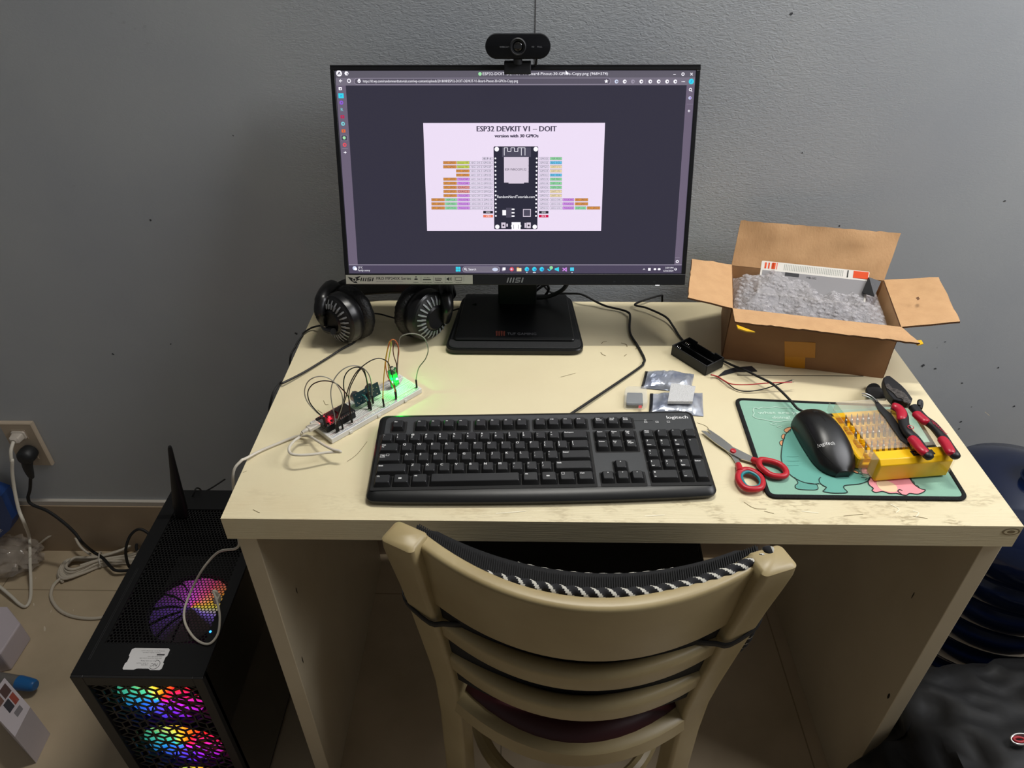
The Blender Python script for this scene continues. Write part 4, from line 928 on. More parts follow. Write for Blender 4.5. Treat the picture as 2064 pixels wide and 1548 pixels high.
# ------------------------------------------------------------------ battery holder
BM = frame(Vector((.6205, -.2095, H+.0004)), (.044, -.059, 0), z=(0, 0, 1)); BM = BM @ T(0, 0, 0)
bh = thing('battery_holder', 'black empty two-cell battery holder with red and black leads beside the cardboard box', 'battery holder', mw=BM)
q = MB(); L_, W_, Hh = .075, .041, .0185
q.box((L_/2, W_/2, .001), (L_, W_, .002), BLK2)
q.box((L_/2, .001, Hh/2), (L_, .002, Hh), BLK2); q.box((L_/2, W_-.001, Hh*.42), (L_*.5, .002, Hh*.84), BLK2)
for x0 in (.0095, L_-.0095): q.box((x0, W_-.001, Hh/2), (.019, .002, Hh), BLK2)
q.box((.001, W_/2, Hh/2), (.002, W_, Hh), BLK2); q.box((L_-.001, W_/2, Hh/2), (.002, W_, Hh), BLK2); q.box((L_/2, W_/2, Hh*.4), (L_, .0015, Hh*.8), BLK2)
q.build('case', bh, world=False, bevel=.0008)
for y in (.0105, .0305):
    q = MB(); q.tube([Vector((.003+.0012*k/3, y+.0045*cos(k*pi/4), .010+.0045*sin(k*pi/4))) for k in range(20)], .0005, CHR, 6, 2); q.build('spring', bh, world=False)
    q = MB(); q.box((L_-.0026, y, .010), (.0006, .009, .010), CHR); q.build('contact', bh, world=False)
RW = mat('red_wire', '#b02028', .4); KW = mat('black_wire', '#101010', .45); TIN = mat('tinned_end', '#c8c4b8', .3, metal=.8)
for nm, P, m_ in (('red lead ending in a bare tip', [(1050, 468, .008), (1110, 485, .004), (1180, 528, .006), (1250, 560, .008), (1400, 567, .010), (1620, 550, .014), (1760, 546, .016), (1850, 541, .016)], RW),
                  ('black lead curving beside the red one', [(1045, 470, .006), (1100, 486, .002), (1200, 545, .003), (1290, 610, .003), (1400, 634, .003), (1560, 612, .006), (1700, 568, .012), (1850, 522, .017)], KW)):
    q = MB(); Q = [D(*c5b(a_, b_), h) for a_, b_, h in P]; q.tube(Q, .0009, m_, 6); q.cyl(Q[-1], Q[-1]+(Q[-1]-Q[-2]).normalized()*.003, .0006, TIN, n=6); part_label(q.build('lead', bh), nm)
q = MB(); STP = mat('black_tape', '#26272a', .45)
P1 = [(1180, 430), (1280, 400), (1450, 385), (1505, 435), (1420, 440), (1300, 440), (1180, 470), (1110, 490)]
Q = [D(*c5b(*p_), .001) for p_ in P1]; q.prism([(v.x, v.y) for v in Q][::-1], H+.0006, H+.0018, STP)
tag(q.build('tape_strip', smooth=0), 'flat dark strip of tape poking out beside the cardboard box corner', 'tape')

# ------------------------------------------------------------------ antistatic pouches, foam, clear case
def grid_sheet(corners, nx, ny, hf, m_, f, mb=None):
    mb = mb or MB(); P = []
    c0, c1, c2, c3_ = [Vector(c) for c in corners]
    for j in range(ny+1):
        for i in range(nx+1):
            u, v = i/nx, j/ny; p_ = (c0*(1-u)+c1*u)*(1-v)+(c3_*(1-u)+c2*u)*v; p_ = p_+Vector((0, 0, hf(u, v))); P.append(p_)
    fs = [(j*(nx+1)+i, j*(nx+1)+i+1, (j+1)*(nx+1)+i+1, (j+1)*(nx+1)+i) for j in range(ny) for i in range(nx)]
    k0 = len(mb.V); mb.add(P, fs, m_); return mb
from mathutils import noise as NZ
def crumple(u, v, s, seed):     # sharp folds: differences of ridged noise
    n1 = 1-abs(NZ.noise(Vector((u*s, v*s*.6, seed))))*2.2; n2 = 1-abs(NZ.noise(Vector((u*s*2.3+9, v*s*1.5, seed+4))))*2
    return n1*.65+n2*.35
AST = mat('antistatic_film', '#ced2da', .22, metal=.5, var=.3, vscale=28, col2='#8a93a8'); ABK = mat('pouch_dark_end', '#15161c', .35); FOA = mat('silver_foam', '#e0e0e0', .5, metal=.25, bump=1.0, bscale=900)
def pouch(C, seed, th):
    t = thing('antistatic_pouch', '', 'pouch', (sum((c.x for c in C))/4, sum((c.y for c in C))/4, H))
    def hf(u, v): e = max(0, (min(u, 1-u)*min(v, 1-v)*16))**.45; return .0012+th*min(1, e)*(.55+.45*crumple(u*2, v, 2.2, seed))
    m_ = grid_sheet(C, 34, 18, hf, AST, None)
    def hb(u, v): return .0006
    grid_sheet(C, 2, 2, hb, AST, None, m_)
    n_ = 0
    m_.build('film', t, smooth=28)
    q = MB(); w_ = .06
    C2 = [C[0], C[0]*(1-w_)+C[1]*w_, C[3]*(1-w_)+C[2]*w_, C[3]]
    grid_sheet(C2, 3, 14, lambda u, v: hf(u*w_, v)+.0005, ABK, None, q); part_label(q.build('dark_end', t), 'black printed end of the pouch')
    return t
t = pouch([D(*c5b(352, 606)), D(*c5b(842, 650)), D(*c5b(880, 470)), D(*c5b(395, 440))], 3.1, .010)
t['label'] = 'silver crumpled antistatic pouch lying alone, nearer the battery holder'; t['group'] = 'antistatic pouches'
t = pouch([D(*c5b(432, 850)), D(*c5b(972, 885)), D(*c5b(962, 655)), D(*c5b(442, 662))], 7.7, .008)
t['label'] = 'silver antistatic pouch behind the keyboard with a grey foam square on it'; t['group'] = 'antistatic pouches'
q = MB(); C = [D(*c5b(606, 812)), D(*c5b(850, 815)), D(*c5b(880, 662)), D(*c5b(640, 630))]
grid_sheet(C, 12, 12, lambda u, v: .0155+.0007*NZ.noise(Vector((u*9, v*9, 1))), FOA, None, q); grid_sheet(C, 12, 12, lambda u, v: .0105, FOA, None, q)
for i0, i1 in ((0, 1), (1, 2), (2, 3), (3, 0)):
    a, b = C[i0], C[i1]; z1, z0 = Vector((0, 0, .0155)), Vector((0, 0, .0105)); q.add([a+z0, b+z0, b+z1, a+z1], [(0, 1, 2, 3)], FOA)
tag(q.build('foam_square', smooth=30), 'sparkly light grey square of foam lying on a silver pouch', 'foam')
CLR = mat('clear_plastic', '#e8eaea', .06, alpha=.22, spec=.8); 
cs = thing('memory_card_case', 'small clear rounded case with a dark card and red mark inside', 'case', tuple(D(1281, 806)))
C = [D(*c5b(178, 815)), D(*c5b(418, 815)), D(*c5b(408, 640)), D(*c5b(190, 636))]
O = rpoly(C, .009, 5)
q = MB(); q.loft([[(x, y, H+z) for x, y in inset(O, d)] for d, z in ((.001, .0005), (0, .002), (0, .0095), (.001, .0115), (.0028, .0122))], CLR); q.build('clear_shell', cs)
q = MB(); O2 = rpoly([D(*c5b(205, 800)), D(*c5b(370, 800)), D(*c5b(365, 680)), D(*c5b(212, 676))], .0025, 3); q.prism(O2, H+.003, H+.006, mat('card_grey', '#4e545a', .5)); 
rm_ = [D(*c5b(*p_), .0066) for p_ in ((330, 800), (362, 800), (362, 770), (330, 770))]; q.poly(rm_, mat('card_red', '#c04a4a', .5))
q.build('card', cs, smooth=0)

# ------------------------------------------------------------------ cardboard box
CBO = mat('cardboard_outside', '#9c7350', .7, var=.4, vscale=9, col2='#8c6444', bump=.15, bscale=120); CBI = mat('cardboard_inside', '#c49b6f', .75, var=.3, vscale=14, col2='#bd9469', stretch=(4, 4, .5), bump=.2, bscale=90)
COR = mat('cardboard_corrugation', '#6d4c33', .9, bump=1, bscale=700); YT = mat('yellow_tape', '#c8860e', .3); YT2 = mat('yellow_tape_bright', '#e0b022', .3)
bx = thing('cardboard_box', 'open brown cardboard box with spread flaps and yellow tape on the desk', 'box', (.84, -.17, H))
FL_, FR_ = Vector((.7030, -.2190, H)), Vector((.9430, -.2710, H)); ydir = Vector((.212, .977, 0))*.150; RL_, RR_ = FL_+ydir, FR_+ydir
ZT = .835; up = Vector((0, 0, ZT-H))
def panel(a, b, c, d, m1, m2, th=.003, nm='panel', nx=14, ny=6, amp=.0010, seed=0, ragged=0):
    # a-b the fold, c-d the free edge (c beyond b); inner and outer liners with a corrugated edge
    a, b, c, d = [Vector(v) for v in (a, b, c, d)]; n = (b-a).cross(d-a).normalized()*th/2; q = MB(); P = []
    for j in range(ny+1):
        for i in range(nx+1):
            u, v = i/nx, j/ny; p_ = (a*(1-u)+b*u)*(1-v)+(d*(1-u)+c*u)*v
            k = amp*NZ.noise(Vector((u*4, v*3, seed)))*min(1, 3*v)*2
            if ragged and j == ny: p_ = p_+(d-a).normalized()*ragged*NZ.noise(Vector((u*22, 3, seed)))
            P.append(p_+n.normalized()*k)
    N_ = len(P); W1 = nx+1
    fs = [(j*W1+i, j*W1+i+1, (j+1)*W1+i+1, (j+1)*W1+i) for j in range(ny) for i in range(nx)]
    q.add([p_+n for p_ in P], fs, m1); q.add([p_-n for p_ in P], [f[::-1] for f in fs], m2)
    bd = [i for i in range(nx+1)]+[j*W1+nx for j in range(1, ny+1)]+[ny*W1+i for i in range(nx-1, -1, -1)]+[j*W1 for j in range(ny-1, 0, -1)]
    ring0 = [P[i]+n for i in bd]; ring1 = [P[i]-n for i in bd]; q.loft([ring0, ring1], COR, cap0=False, cap1=False)
    return q
q = panel(FL_, FR_, FR_+up, FL_+up, CBO, CBI, seed=1)
def onbox(x, y):          # a point on the box's front face
    d = ray(x, y); n = (FR_-FL_).cross(up).normalized(); return CAM+d*((FL_-CAM).dot(n)/d.dot(n))+(-n if n.y > 0 else n)*.0024
def c6(a_, b_): return 1360+a_/3.44, 420+b_/3.44
q.poly([onbox(*c6(*p_)) for p_ in ((762, 1095), (900, 1105), (905, 1025), (972, 1024), (975, 925), (760, 915))], YT)
q.poly([onbox(*c6(*p_))+Vector((0, -.0003, 0)) for p_ in ((762, 1022), (972, 1030), (975, 925), (760, 915))], mat('yellow_tape_dark', '#c07d0c', .35))
q.build('front_side', bx, smooth=32)
panel(RL_, RR_, RR_+up, RL_+up, CBI, CBO, seed=2).build('back_side', bx, smooth=32)
panel(FL_, RL_, RL_+up, FL_+up, CBI, CBO, seed=3).build('left_side', bx, smooth=32)
panel(FR_, RR_, RR_+up, FR_+up, CBO, CBI, seed=4).build('right_side', bx, smooth=32)
panel(FL_+Vector((0, 0, .002)), FR_+Vector((0, 0, .002)), RR_+Vector((0, 0, .002)), RL_+Vector((0, 0, .002)), CBI, CBO, seed=5).build('bottom', bx, smooth=32)
def P6(a_, b_, z): return onz(*c6(a_, b_), z)
q = panel(FL_+up, FR_+up, P6(1700, 938, .829), P6(418, 790, .832), CBO, CBI, seed=6, ragged=.003, nx=40); part_label(q.build('flap', bx, smooth=32), 'front flap hanging outwards')
q = MB(); q.prism([(v.x, v.y) for v in (P6(430, 800, .83), P6(560, 850, .83), P6(500, 845, .83), P6(440, 825, .83))], .8265, .8285, YT2); part_label(q.build('tape_end', bx, smooth=32), 'torn yellow tape end'); q = MB(); q.prism([(v.x, v.y) for v in (P6(1690, 935, .83), P6(1730, 925, .83), P6(1715, 900, .83), P6(1660, 905, .83))], .8255, .8268, YT2); part_label(q.build('tape_end', bx, smooth=32), 'torn yellow tape end')
q = panel(RL_+up, FL_+up, P6(88, 622, .852), P6(117, 355, .862), CBO, CBI, seed=7, ragged=.002, amp=.0015); q.build('flap', bx, smooth=32)
q = panel(FR_+up, RR_+up, P6(1830, 483, .858), P6(1978, 790, .848), CBO, CBI, seed=8, ragged=.001, amp=.0015)
q.poly([P6(a_, b_, .8555) for a_, b_ in ((1670, 620), (1685, 638), (1700, 628), (1690, 612))], COR); q.build('flap', bx, smooth=32)
tl = ony(*c6(458, 84), -.045); tr = ony(*c6(1567, 172), -.088)
q = panel(RL_+up, RR_+up, tr, tl, CBI, CBO, seed=9, ragged=.0015, nx=40, amp=.002); part_label(q.build('flap', bx, smooth=32), 'rear flap standing upright')
# contents
bw_ = MB(); BWM = bpy.data.materials.new('bubble_film'); BWM.use_nodes = True
_b = BWM.node_tree.nodes['Principled BSDF']; _b.inputs['Base Color'].default_value = (*lin('#c9c6c8'), 1); _b.inputs['Roughness'].default_value = .12; _b.inputs['Alpha'].default_value = .5; _b.inputs['IOR'].default_value = 1.25; _b.inputs['Specular IOR Level'].default_value = .9
_n = BWM.node_tree.nodes.new('ShaderNodeTexNoise'); _n.inputs['Scale'].default_value = 130; _n.inputs['Detail'].default_value = 3; _n.inputs['Distortion'].default_value = 1.5
_p = BWM.node_tree.nodes.new('ShaderNodeBump'); _p.inputs['Strength'].default_value = 1.0; _p.inputs['Distance'].default_value = .004
_t = BWM.node_tree.nodes.new('ShaderNodeTexCoord'); BWM.node_tree.links.new(_t.outputs['Object'], _n.inputs[0]); BWM.node_tree.links.new(_n.outputs[0], _p.inputs['Height']); BWM.node_tree.links.new(_p.outputs[0], _b.inputs['Normal'])
def bh_(u, v):
    e = min(1, min(u, 1-u)*7)**.5*min(1, min(v, 1-v)*6)**.5
    k = .018*math.exp(-((u-.25)**2/.05+(v-.72)**2/.06))+.007*math.exp(-((u-.62)**2/.06+(v-.3)**2/.05))
    return ZT-.022+e*(.015+k+.013*crumple(u*2, v, 3.0, 2.2)-.006)
i1, i2, i3, i4 = [FL_+(FR_-FL_)*a_+(ydir)*b_ for a_, b_ in ((.025, .03), (.975, .03), (.975, .97), (.025, .97))]
zb = lambda v_: Vector((v_.x, v_.y, 0))
grid_sheet([zb(i1), zb(i2), zb(i3), zb(i4)], 70, 46, bh_, BWM, None, bw_)
for j in range(15):
    for i in range(26):
        u = .03+(i+.5*(j % 2)+random.uniform(-.3, .3))/27; v = .05+(j+random.uniform(-.3, .3))/16.5
        if random.random() < .25: continue
        if u > .97: continue
        c = zb(i1)*(1-u)*(1-v)+zb(i2)*u*(1-v)+zb(i3)*u*v+zb(i4)*(1-u)*v; c.z = bh_(u, v)-.0004; r_ = .0040
        bw_.loft([[c+Vector((r_*cos(a_)*cos(k*2*pi/9), r_*cos(a_)*sin(k*2*pi/9), r_*.45*sin(a_))) for k in range(9)] for a_ in (0, .6, 1.1, 1.45)], BWM, cap0=False)
q = bw_.build('bubble_wrap', smooth=60); tag(q, 'crumpled clear bubble wrap filling the open cardboard box', 'bubble wrap')
q = MB(); 
fill_c = [FL_+(FR_-FL_)*a_+ydir*b_ for a_, b_ in ((.08, .12), (.92, .12), (.92, .80), (.08, .80))]
q.prism(inset([(v.x, v.y) for v in fill_c], .002), H+.006, ZT-.024, mat('filler_grey', '#4c4a52', .6, var=.5, vscale=30, col2='#3a3d4a'), bev=.01)  # added grey mass, no packed item: darkens the clear film above it
tag(q.build('wrap_filler'), 'dark grey parcel added to darken the bubble wrap from inside', 'filler')
# breadboard package leaning at the back
t0 = ony(*c6(605, 362), -.098); t1 = ony(*c6(1352, 440), -.142); WBM = frame(t0, t1-t0, z=Vector((0, -.86, .5)).cross(t1-t0).cross(t1-t0)*-1)
wx = (t1-t0).normalized(); nrm = Vector((.18, -.78, .60)); nrm = (nrm-wx*nrm.dot(wx)).normalized(); PM = frame(t0, wx, z=nrm); LW = (t1-t0).length
wb_ = thing('breadboard_package', 'white packaged breadboard with orange blocks standing at the back of the box', 'package', mw=PM)
q = MB(); WP = mat('package_white', '#e6e2da', .5); OR_ = mat('package_orange', '#e5501c', .5); DOT = mat('package_dots', '#7c8a80', .6); GP = mat('package_clear', '#9c9a9c', .3)
q.prism(rrect(0, -.055, LW, 0, .002), -.004, 0, WP)
q.box((LW/2, -.0345, .0002), (LW-.006, .038, .0003), GP)
bh2 = -.0135
for x0, x1 in ((.033, .050), (.066, .080), (.098, .120)): q.box(((x0+x1)/2*LW*1.0, bh2/2-.0005, .0002), ((x1-x0)*LW, .010, .0004), OR_)
q.box((.147*LW+.0003, bh2/2, .0002), (.0010, .011, .0004), OR_); q.box((.120*LW, bh2/2, .0002), (.005, .0105, .0004), OR_)
q.box((.925*LW, -.0068, .0002), (.135*LW, .0115, .0005), OR_); q.box((.807*LW, -.007, .0002), (.0016, .0115, .0006), BLK)
for i in range(34):
    for j in range(6): q.box(((.22+i*.0164)*LW, -.0030-j*.0017, .0001), (.0009, .0008, .0004), DOT)
q.box((.30*LW, -.0185, .0004), (.022, .006, .0003), mat('package_ink', '#3a3a3e', .5)); q.text('MB-102', .44*LW, -.022, .0035, mat('package_ink', '#3a3a3e', .5), z=.0006)
q.build('card', wb_, world=False, smooth=0)
q = MB(); C = [ony(*c6(1345, 478), -.150), ony(*c6(1428, 508), -.155), ony(*c6(1382, 612), -.175), ony(*c6(1298, 585), -.165)]
n = (C[1]-C[0]).cross(C[3]-C[0]).normalized()*.0015; q.loft([[c+n for c in C], [c-n for c in C]], BLK)
cc = (C[0]+C[1]+C[2]+C[3])/4; fb_ = frame(cc+(n if n.y < 0 else -n)*1.3, C[0]-C[3], z=(n if n.y < 0 else -n)); q.lathe([(.0001, 0), (.0035, 0)], mat('bracket_slot', '#77706a', .5), fb_ @ Matrix.Diagonal((1.5, .7, 1, 1)), 12)
tag(q.build('black_bracket', smooth=0), 'small black plate with a slot at the right end inside the box', 'bracket')

# ------------------------------------------------------------------ screwdriver bit case
TM_ = T(.8280, -.5105, H+PADZ+.0015) @ Rz(R(7.0))
tc_ = thing('bit_case', 'yellow screwdriver bit case with a clear lid standing on the mouse pad', 'tool case', mw=TM_)
YEL = mat('yellow_plastic', '#f2be0a', .35, coat=.2); TRN = mat('clear_acrylic', '#efe6d2', .05, alpha=.15, spec=1, coat=.5)
q = MB()
def chbar(x0, x1, P, m_, mb): mb.loft([[(x, y, z) for y, z in P] for x in (x0, x1)], m_)
chbar(.010, .109, [(0, .002), (.003, 0), (.022, 0), (.022, .034), (.006, .034), (0, .028)], YEL, q); q.build('front_block', tc_, world=False, bevel=.001)
q = MB(); q.rbox(-.004, .026, .108, .122, 0, .007, .006, YEL, bev=.001)
q.rbox(-.004, .026, .006, .122, .006, .019, .003, YEL, bev=.0015); q.rbox(-.004, .112, .108, .122, .006, .019, .003, YEL, bev=.0015)
for y in (.036, .064, .092): q.box((.044, y, .0095), (.074, .010, .006), YEL)
q.rbox(.083, .030, .097, .108, .006, .024, .004, YEL, bev=.002); q.rbox(.086, .026, .104, .040, .020, .027, .006, RUB, bev=.001)
q.build('tray', tc_, world=False)
q = MB(); lt_ = [(-.006, .002), (.116, .002), (.116, .128), (-.006, .128)]
def wall(x0, y0, x1, y1, z0, z1): q.box(((x0+x1)/2, (y0+y1)/2, (z0+z1)/2), (x1-x0, y1-y0, z1-z0), TRN)
wall(.008, .024, .110, .126, .0345, .0360); wall(-.002, .005, .0085, .024, .004, .036); wall(.1095, .003, .1150, .024, .004, .034)
wall(.008, .1245, .110, .1260, .020, .0345); wall(-.0015, .024, .0000, .126, .020, .0350); wall(.112, .024, .1135, .126, .020, .0350)
q.build('lid', tc_, world=False, bevel=.0012)
q = MB(); q.box((.072, .0125, .0345), (.030, .0085, .0006), RUB); q.text('DEKO', .060, .0098, .0042, YEL, w=.016, z=.0352); part_label(q.build('maker_plate', tc_, world=False, smooth=0), 'small black plate with yellow lettering')
BIT = mat('bit_steel', '#b9b6ae', .22, metal=1)
first = None
for r_, (y, nm) in enumerate(((.036, 'front'), (.064, 'middle'), (.092, 'rear'))):
    for i in range(9):
        Mx = TM_ @ T(.012+i*.0082, y-.002, .0130) @ Rx(R(-28))
        if first is None:
            b_ = thing('screwdriver_bit', '', 'screwdriver bit', mw=Mx)
            q = MB(); q.lathe([(.0001, 0), (.0030, 0), (.0030, .005), (.0022, .006), (.0001, .006)], YEL, n=10); q.build('bit_base', b_, world=False)
            q = MB(); q.lathe([(.0001, .005), (.0020, .0055), (.0020, .014), (.0011, .016), (.0011, .020), (.0003, .0225)], BIT, n=6); q.build('bit_shaft', b_, world=False, smooth=0); first = b_
        else:
            b_ = first.copy(); COL.objects.link(b_); b_.matrix_basis = Mx
            for ch in list(first.children): c = ch.copy(); COL.objects.link(c); c.parent = b_
        b_['label'] = 'small steel screwdriver bit on a yellow base in the %s row of the yellow case' % nm; b_['group'] = 'screwdriver bits in the %s row of the case' % nm
# black tab behind the case
def c7(a_, b_): return 1660+a_/6.45, 740+b_/6.45
def d7(a_, b_, h): return D(*c7(a_, b_), h)
def pr7(P, h0, h1, m_, mb, hp=None, sm=0, bev=0):
    Q = [d7(*p_, hp if hp is not None else h1) for p_ in P]
    if sm: Q = catmull(Q, sm, True)
    Q = [(v.x, v.y) for v in Q]; ar = sum(Q[i-1][0]*Q[i][1]-Q[i][0]*Q[i-1][1] for i in range(len(Q)))
    if ar < 0: Q = Q[::-1]
    mb.prism(Q, H+h0, H+h1, m_, bev=bev)
q = MB(); pr7([(552, 275), (575, 258), (640, 250), (735, 256), (770, 280), (800, 340), (822, 402), (700, 398), (600, 370), (565, 320)], .0215, .0275, RUB, q, sm=0, bev=.0012)
q.cyl(d7(690, 360, .0215)+Vector((0, .012, 0)), d7(690, 360, .0005)+Vector((0, .012, .001)), .010, RUB)
tag(q.build('tool_handle'), 'black rounded tool end standing behind the yellow bit case', 'tool')

# ------------------------------------------------------------------ tweezers
tw = thing('tweezers', 'black tweezers with bent steel tips lying beside the pliers', 'tweezers', tuple(d7(900, 760, .040)))
q = MB(); pr7([(662, 420), (690, 425), (740, 480), (820, 560), (880, 605), (960, 720), (1040, 850), (1100, 960), (1150, 1065), (1110, 1020), (1000, 935), (900, 800), (800, 650), (720, 560), (682, 490)], .0395, .0420, mat('tweezer_black', '#161617', .5), q)
q.build('arm', tw, smooth=0)
q = MB(); q.tube([d7(a_, b_, .043) for a_, b_ in ((495, 342), (560, 350), (630, 385), (680, 432), (700, 460))], lambda t: .0006+.0010*t, CHR, 8); q.build('tip', tw)
q = MB(); q.tube([d7(a_, b_, .040) for a_, b_ in ((500, 368), (570, 385), (640, 425), (690, 480))], lambda t: .0006+.0009*t, CHR, 8); q.build('tip', tw)

# ------------------------------------------------------------------ pliers
pl = thing('pliers', 'combination pliers with red and black grips lying across the yellow case', 'pliers', tuple(d7(1100, 500, .045)))
PB = mat('plier_black', '#17171a', .45); PG = mat('plier_jaw', '#6f6a66', .45, metal=.8, bump=.5, bscale=500, var=.4, vscale=200, col2='#3e3a38'); PR_ = mat('plier_red', '#b0132f', .35)
q = MB(); pr7([(765, 175), (800, 150), (850, 150), (920, 205), (1000, 270), (1060, 332), (1110, 400), (1142, 445), (1130, 485), (1085, 495), (1040, 480), (960, 470), (890, 450), (840, 395), (800, 330), (765, 230)], .0420, .0535, PB, q, hp=.048, bev=.001)
q.build('head', pl)
q = MB(); pr7([(800, 235), (835, 215), (890, 275), (960, 295), (1020, 320), (1060, 352), (1105, 410), (1135, 450), (1100, 482), (1060, 468), (1015, 415), (955, 400), (905, 340), (850, 300), (818, 275)], .0534, .0546, PG, q, hp=.0535); q.build('jaw', pl, smooth=0)
q = MB(); c = d7(1085, 440, .0545); q.lathe([(.0001, .001), (.005, .001), (.0058, 0)], PG, T(*c), n=20); q.build('pivot', pl)
def grip(P, rr, m_, h=.045, flat=.8): 
    Q = [d7(p_[0], p_[1], (p_[2] if len(p_) > 2 else h)) for p_ in P]; q.tube(Q, rr, m_, 14, 6, flat=flat)
LH = [(900, 500), (985, 545), (1035, 640), (1045, 740), (1100, 850), (1185, 930), (1290, 1070), (1395, 1190)]
RH = [(1165, 520), (1225, 590), (1310, 680), (1425, 765), (1535, 895), (1625, 1030), (1735, 1185)]
rad = lambda t: .0068 if t < .94 else .0068*math.sqrt(max(.15, 1-((t-.94)/.06)**2*.85))
q = MB(); grip([(p_[0], p_[1], .047) for p_ in LH], rad, PB); hl = q.build('handle', pl, smooth=60)
q = MB(); grip([(p_[0], p_[1], .047) for p_ in RH], rad, PB); hr = q.build('handle', pl, smooth=60)
en = lambda t: .0070*max(.05, 1-(2*t-1)**6)**.5
for par, P in ((hl, [(880, 505), (960, 530), (1015, 600), (1012, 700)]), (hl, [(1120, 910), (1185, 965), (1260, 1060), (1345, 1135)]), (hr, [(1190, 590), (1240, 640), (1300, 690), (1345, 735)]), (hr, [(1520, 915), (1580, 985), (1625, 1060), (1670, 1140)])):
    q = MB(); Q = [d7(p_[0], p_[1], .0490) for p_ in P]; I = par
    q.tube(Q, en, PR_, 14, 6, flat=.75); part_label(q.build('grip_pad', par.parent), 'red rubber grip pad')
q = MB(); c = d7(1133, 780, .0535); q.lathe([(.0030, 0), (.0038, .0003), (.0042, 0)], PR_, T(c.x, c.y, c.z) , n=18); a = d7(1390, 700, .0535); b = d7(1590, 880, .0535); q.text('MEAKAWA', 0, 0, .0042, PR_, frame(a, b-a, z=(0, 0, 1)), w=(b-a).length)
part_label(q.build('grip_mark', pl, smooth=0), 'red ring mark and red lettering on the grips')
q = MB(); grip([(1240, 500, .047), (1245, 450, .049), (1262, 440, .049), (1270, 480, .047), (1255, 540, .046)], .0028, PB); q.build('thumb_hook', pl, smooth=60)
# ------------------------------------------------------------------ breadboard with its modules and wires
BC = Vector((.1465, -.3600, H+.0004)); BANG = math.atan2(.115, .108); BBM = T(*BC) @ Rz(BANG); BL, BW, BH = .165, .0545, .0085
bb = thing('breadboard', 'long white solderless breadboard carrying small circuit modules left of the keyboard', 'breadboard', mw=BBM)
BBW = mat('breadboard_white', '#dcdad4', .45); HOL = mat('breadboard_hole', '#4a4a48', .8); BLU = mat('rail_blue', '#6070a0', .6); RDL = mat('rail_red', '#b06a68', .6)
q = MB(); q.rbox(-BL/2, -BW/2, BL/2, BW/2, 0, BH, .0012, BBW, bev=.0006)
for x in (-.05, 0, .05): q.box((x, -BW/2-.0006, .003), (.005, .0016, .004), BBW)
q.box((0, 0, BH+.0001), (BL-.004, .0022, .0002), mat('breadboard_channel', '#b5b3ad', .6))
for y in (-BW/2+.0095, BW/2-.0095): q.box((0, y, BH+.0001), (BL-.002, .0005, .0002), mat('breadboard_channel', '#b5b3ad', .6))
for y, m_ in ((-.0255, BLU), (-.0188, RDL), (.0188, BLU), (.0255, RDL)): q.box((0, y, BH+.00015), (BL-.008, .0004, .0002), m_)
for i in range(63):
    x = -.0787+i*.00254
    for j in range(5):
        for s_ in (-1, 1): q.poly([(x+a_*.0005, s_*(.0040+j*.00254)+b_*.0005, BH+.0001) for a_, b_ in ((-1, -1), (1, -1), (1, 1), (-1, 1))], HOL)
    if i % 6 != 5:
        for y in (-.0236, -.0210, .0210, .0236): q.poly([(x+a_*.0005, y+b_*.0005, BH+.0001) for a_, b_ in ((-1, -1), (1, -1), (1, 1), (-1, 1))], HOL)
q.build('board', bb, world=False, smooth=0)
def BT_(x, y, z): return BBM @ Vector((x, y, BH+z))
def px2bb(a_, b_, z):                 # where a point of the close-up lies, in the breadboard's own frame
    return BBM.inverted() @ D(460+a_/4.69, 640+b_/4.69, z)
# microcontroller board at the left end
PCB = mat('pcb_black', '#141416', .4); PIN = mat('pin_gold', '#b8b0a0', .35, metal=.8)
ES = BBM @ T(-.0535, .0015, BH)
es = thing('microcontroller_board', 'black microcontroller board with a red light at the left end of the breadboard', 'circuit board', mw=ES)
q = MB(); q.rbox(-.0258, -.0140, .0258, .0140, .0095, .0111, .002, PCB, bev=.0003)
q.box((.0130, 0, .0120), (.018, .016, .0022), mat('shield_can', '#4a4846', .35, metal=.9)); q.box((-.0232, 0, .0125), (.0055, .0075, .0026), CHR)
for x, y in ((-.018, .008), (-.018, -.008), (-.010, .004), (-.011, -.005), (-.004, .002), (-.014, .010), (-.006, -.010), (-.001, -.006), (-.019, .001)): q.box((x, y, .0118), (.003, .0025, .0014), BLK if y < .009 and y > -.009 else CHR)
q.build('circuit_board', es, world=False, smooth=0)
for s_ in (-1, 1):
    q = MB(); q.box((0, s_*.0127, .0048), (.0480, .0025, .0090), RUB)
    for i in range(15): q.box((-.0216+i*.0031, s_*.0127, .0116), (.0010, .0010, .0016), PIN)
    q.build('pin_header', es, world=False, smooth=0)
RLED = glow('led_red', '#ff1420', 14)
q = MB(); q.box((-.0095, .0010, .0117), (.0022, .0016, .0012), RLED); part_label(q.build('indicator_light', es, world=False, smooth=0), 'glowing red light')
def plight(name, loc, e, col, r=.002):
    l = bpy.data.lights.new(name, 'POINT'); l.energy = e; l.color = col; l.shadow_soft_size = r; o = bpy.data.objects.new(name, l); COL.objects.link(o); o.location = loc; return o
plight('red_led_light', ES @ Vector((-.0095, .0010, .0150)), .025, (1, .01, .03))
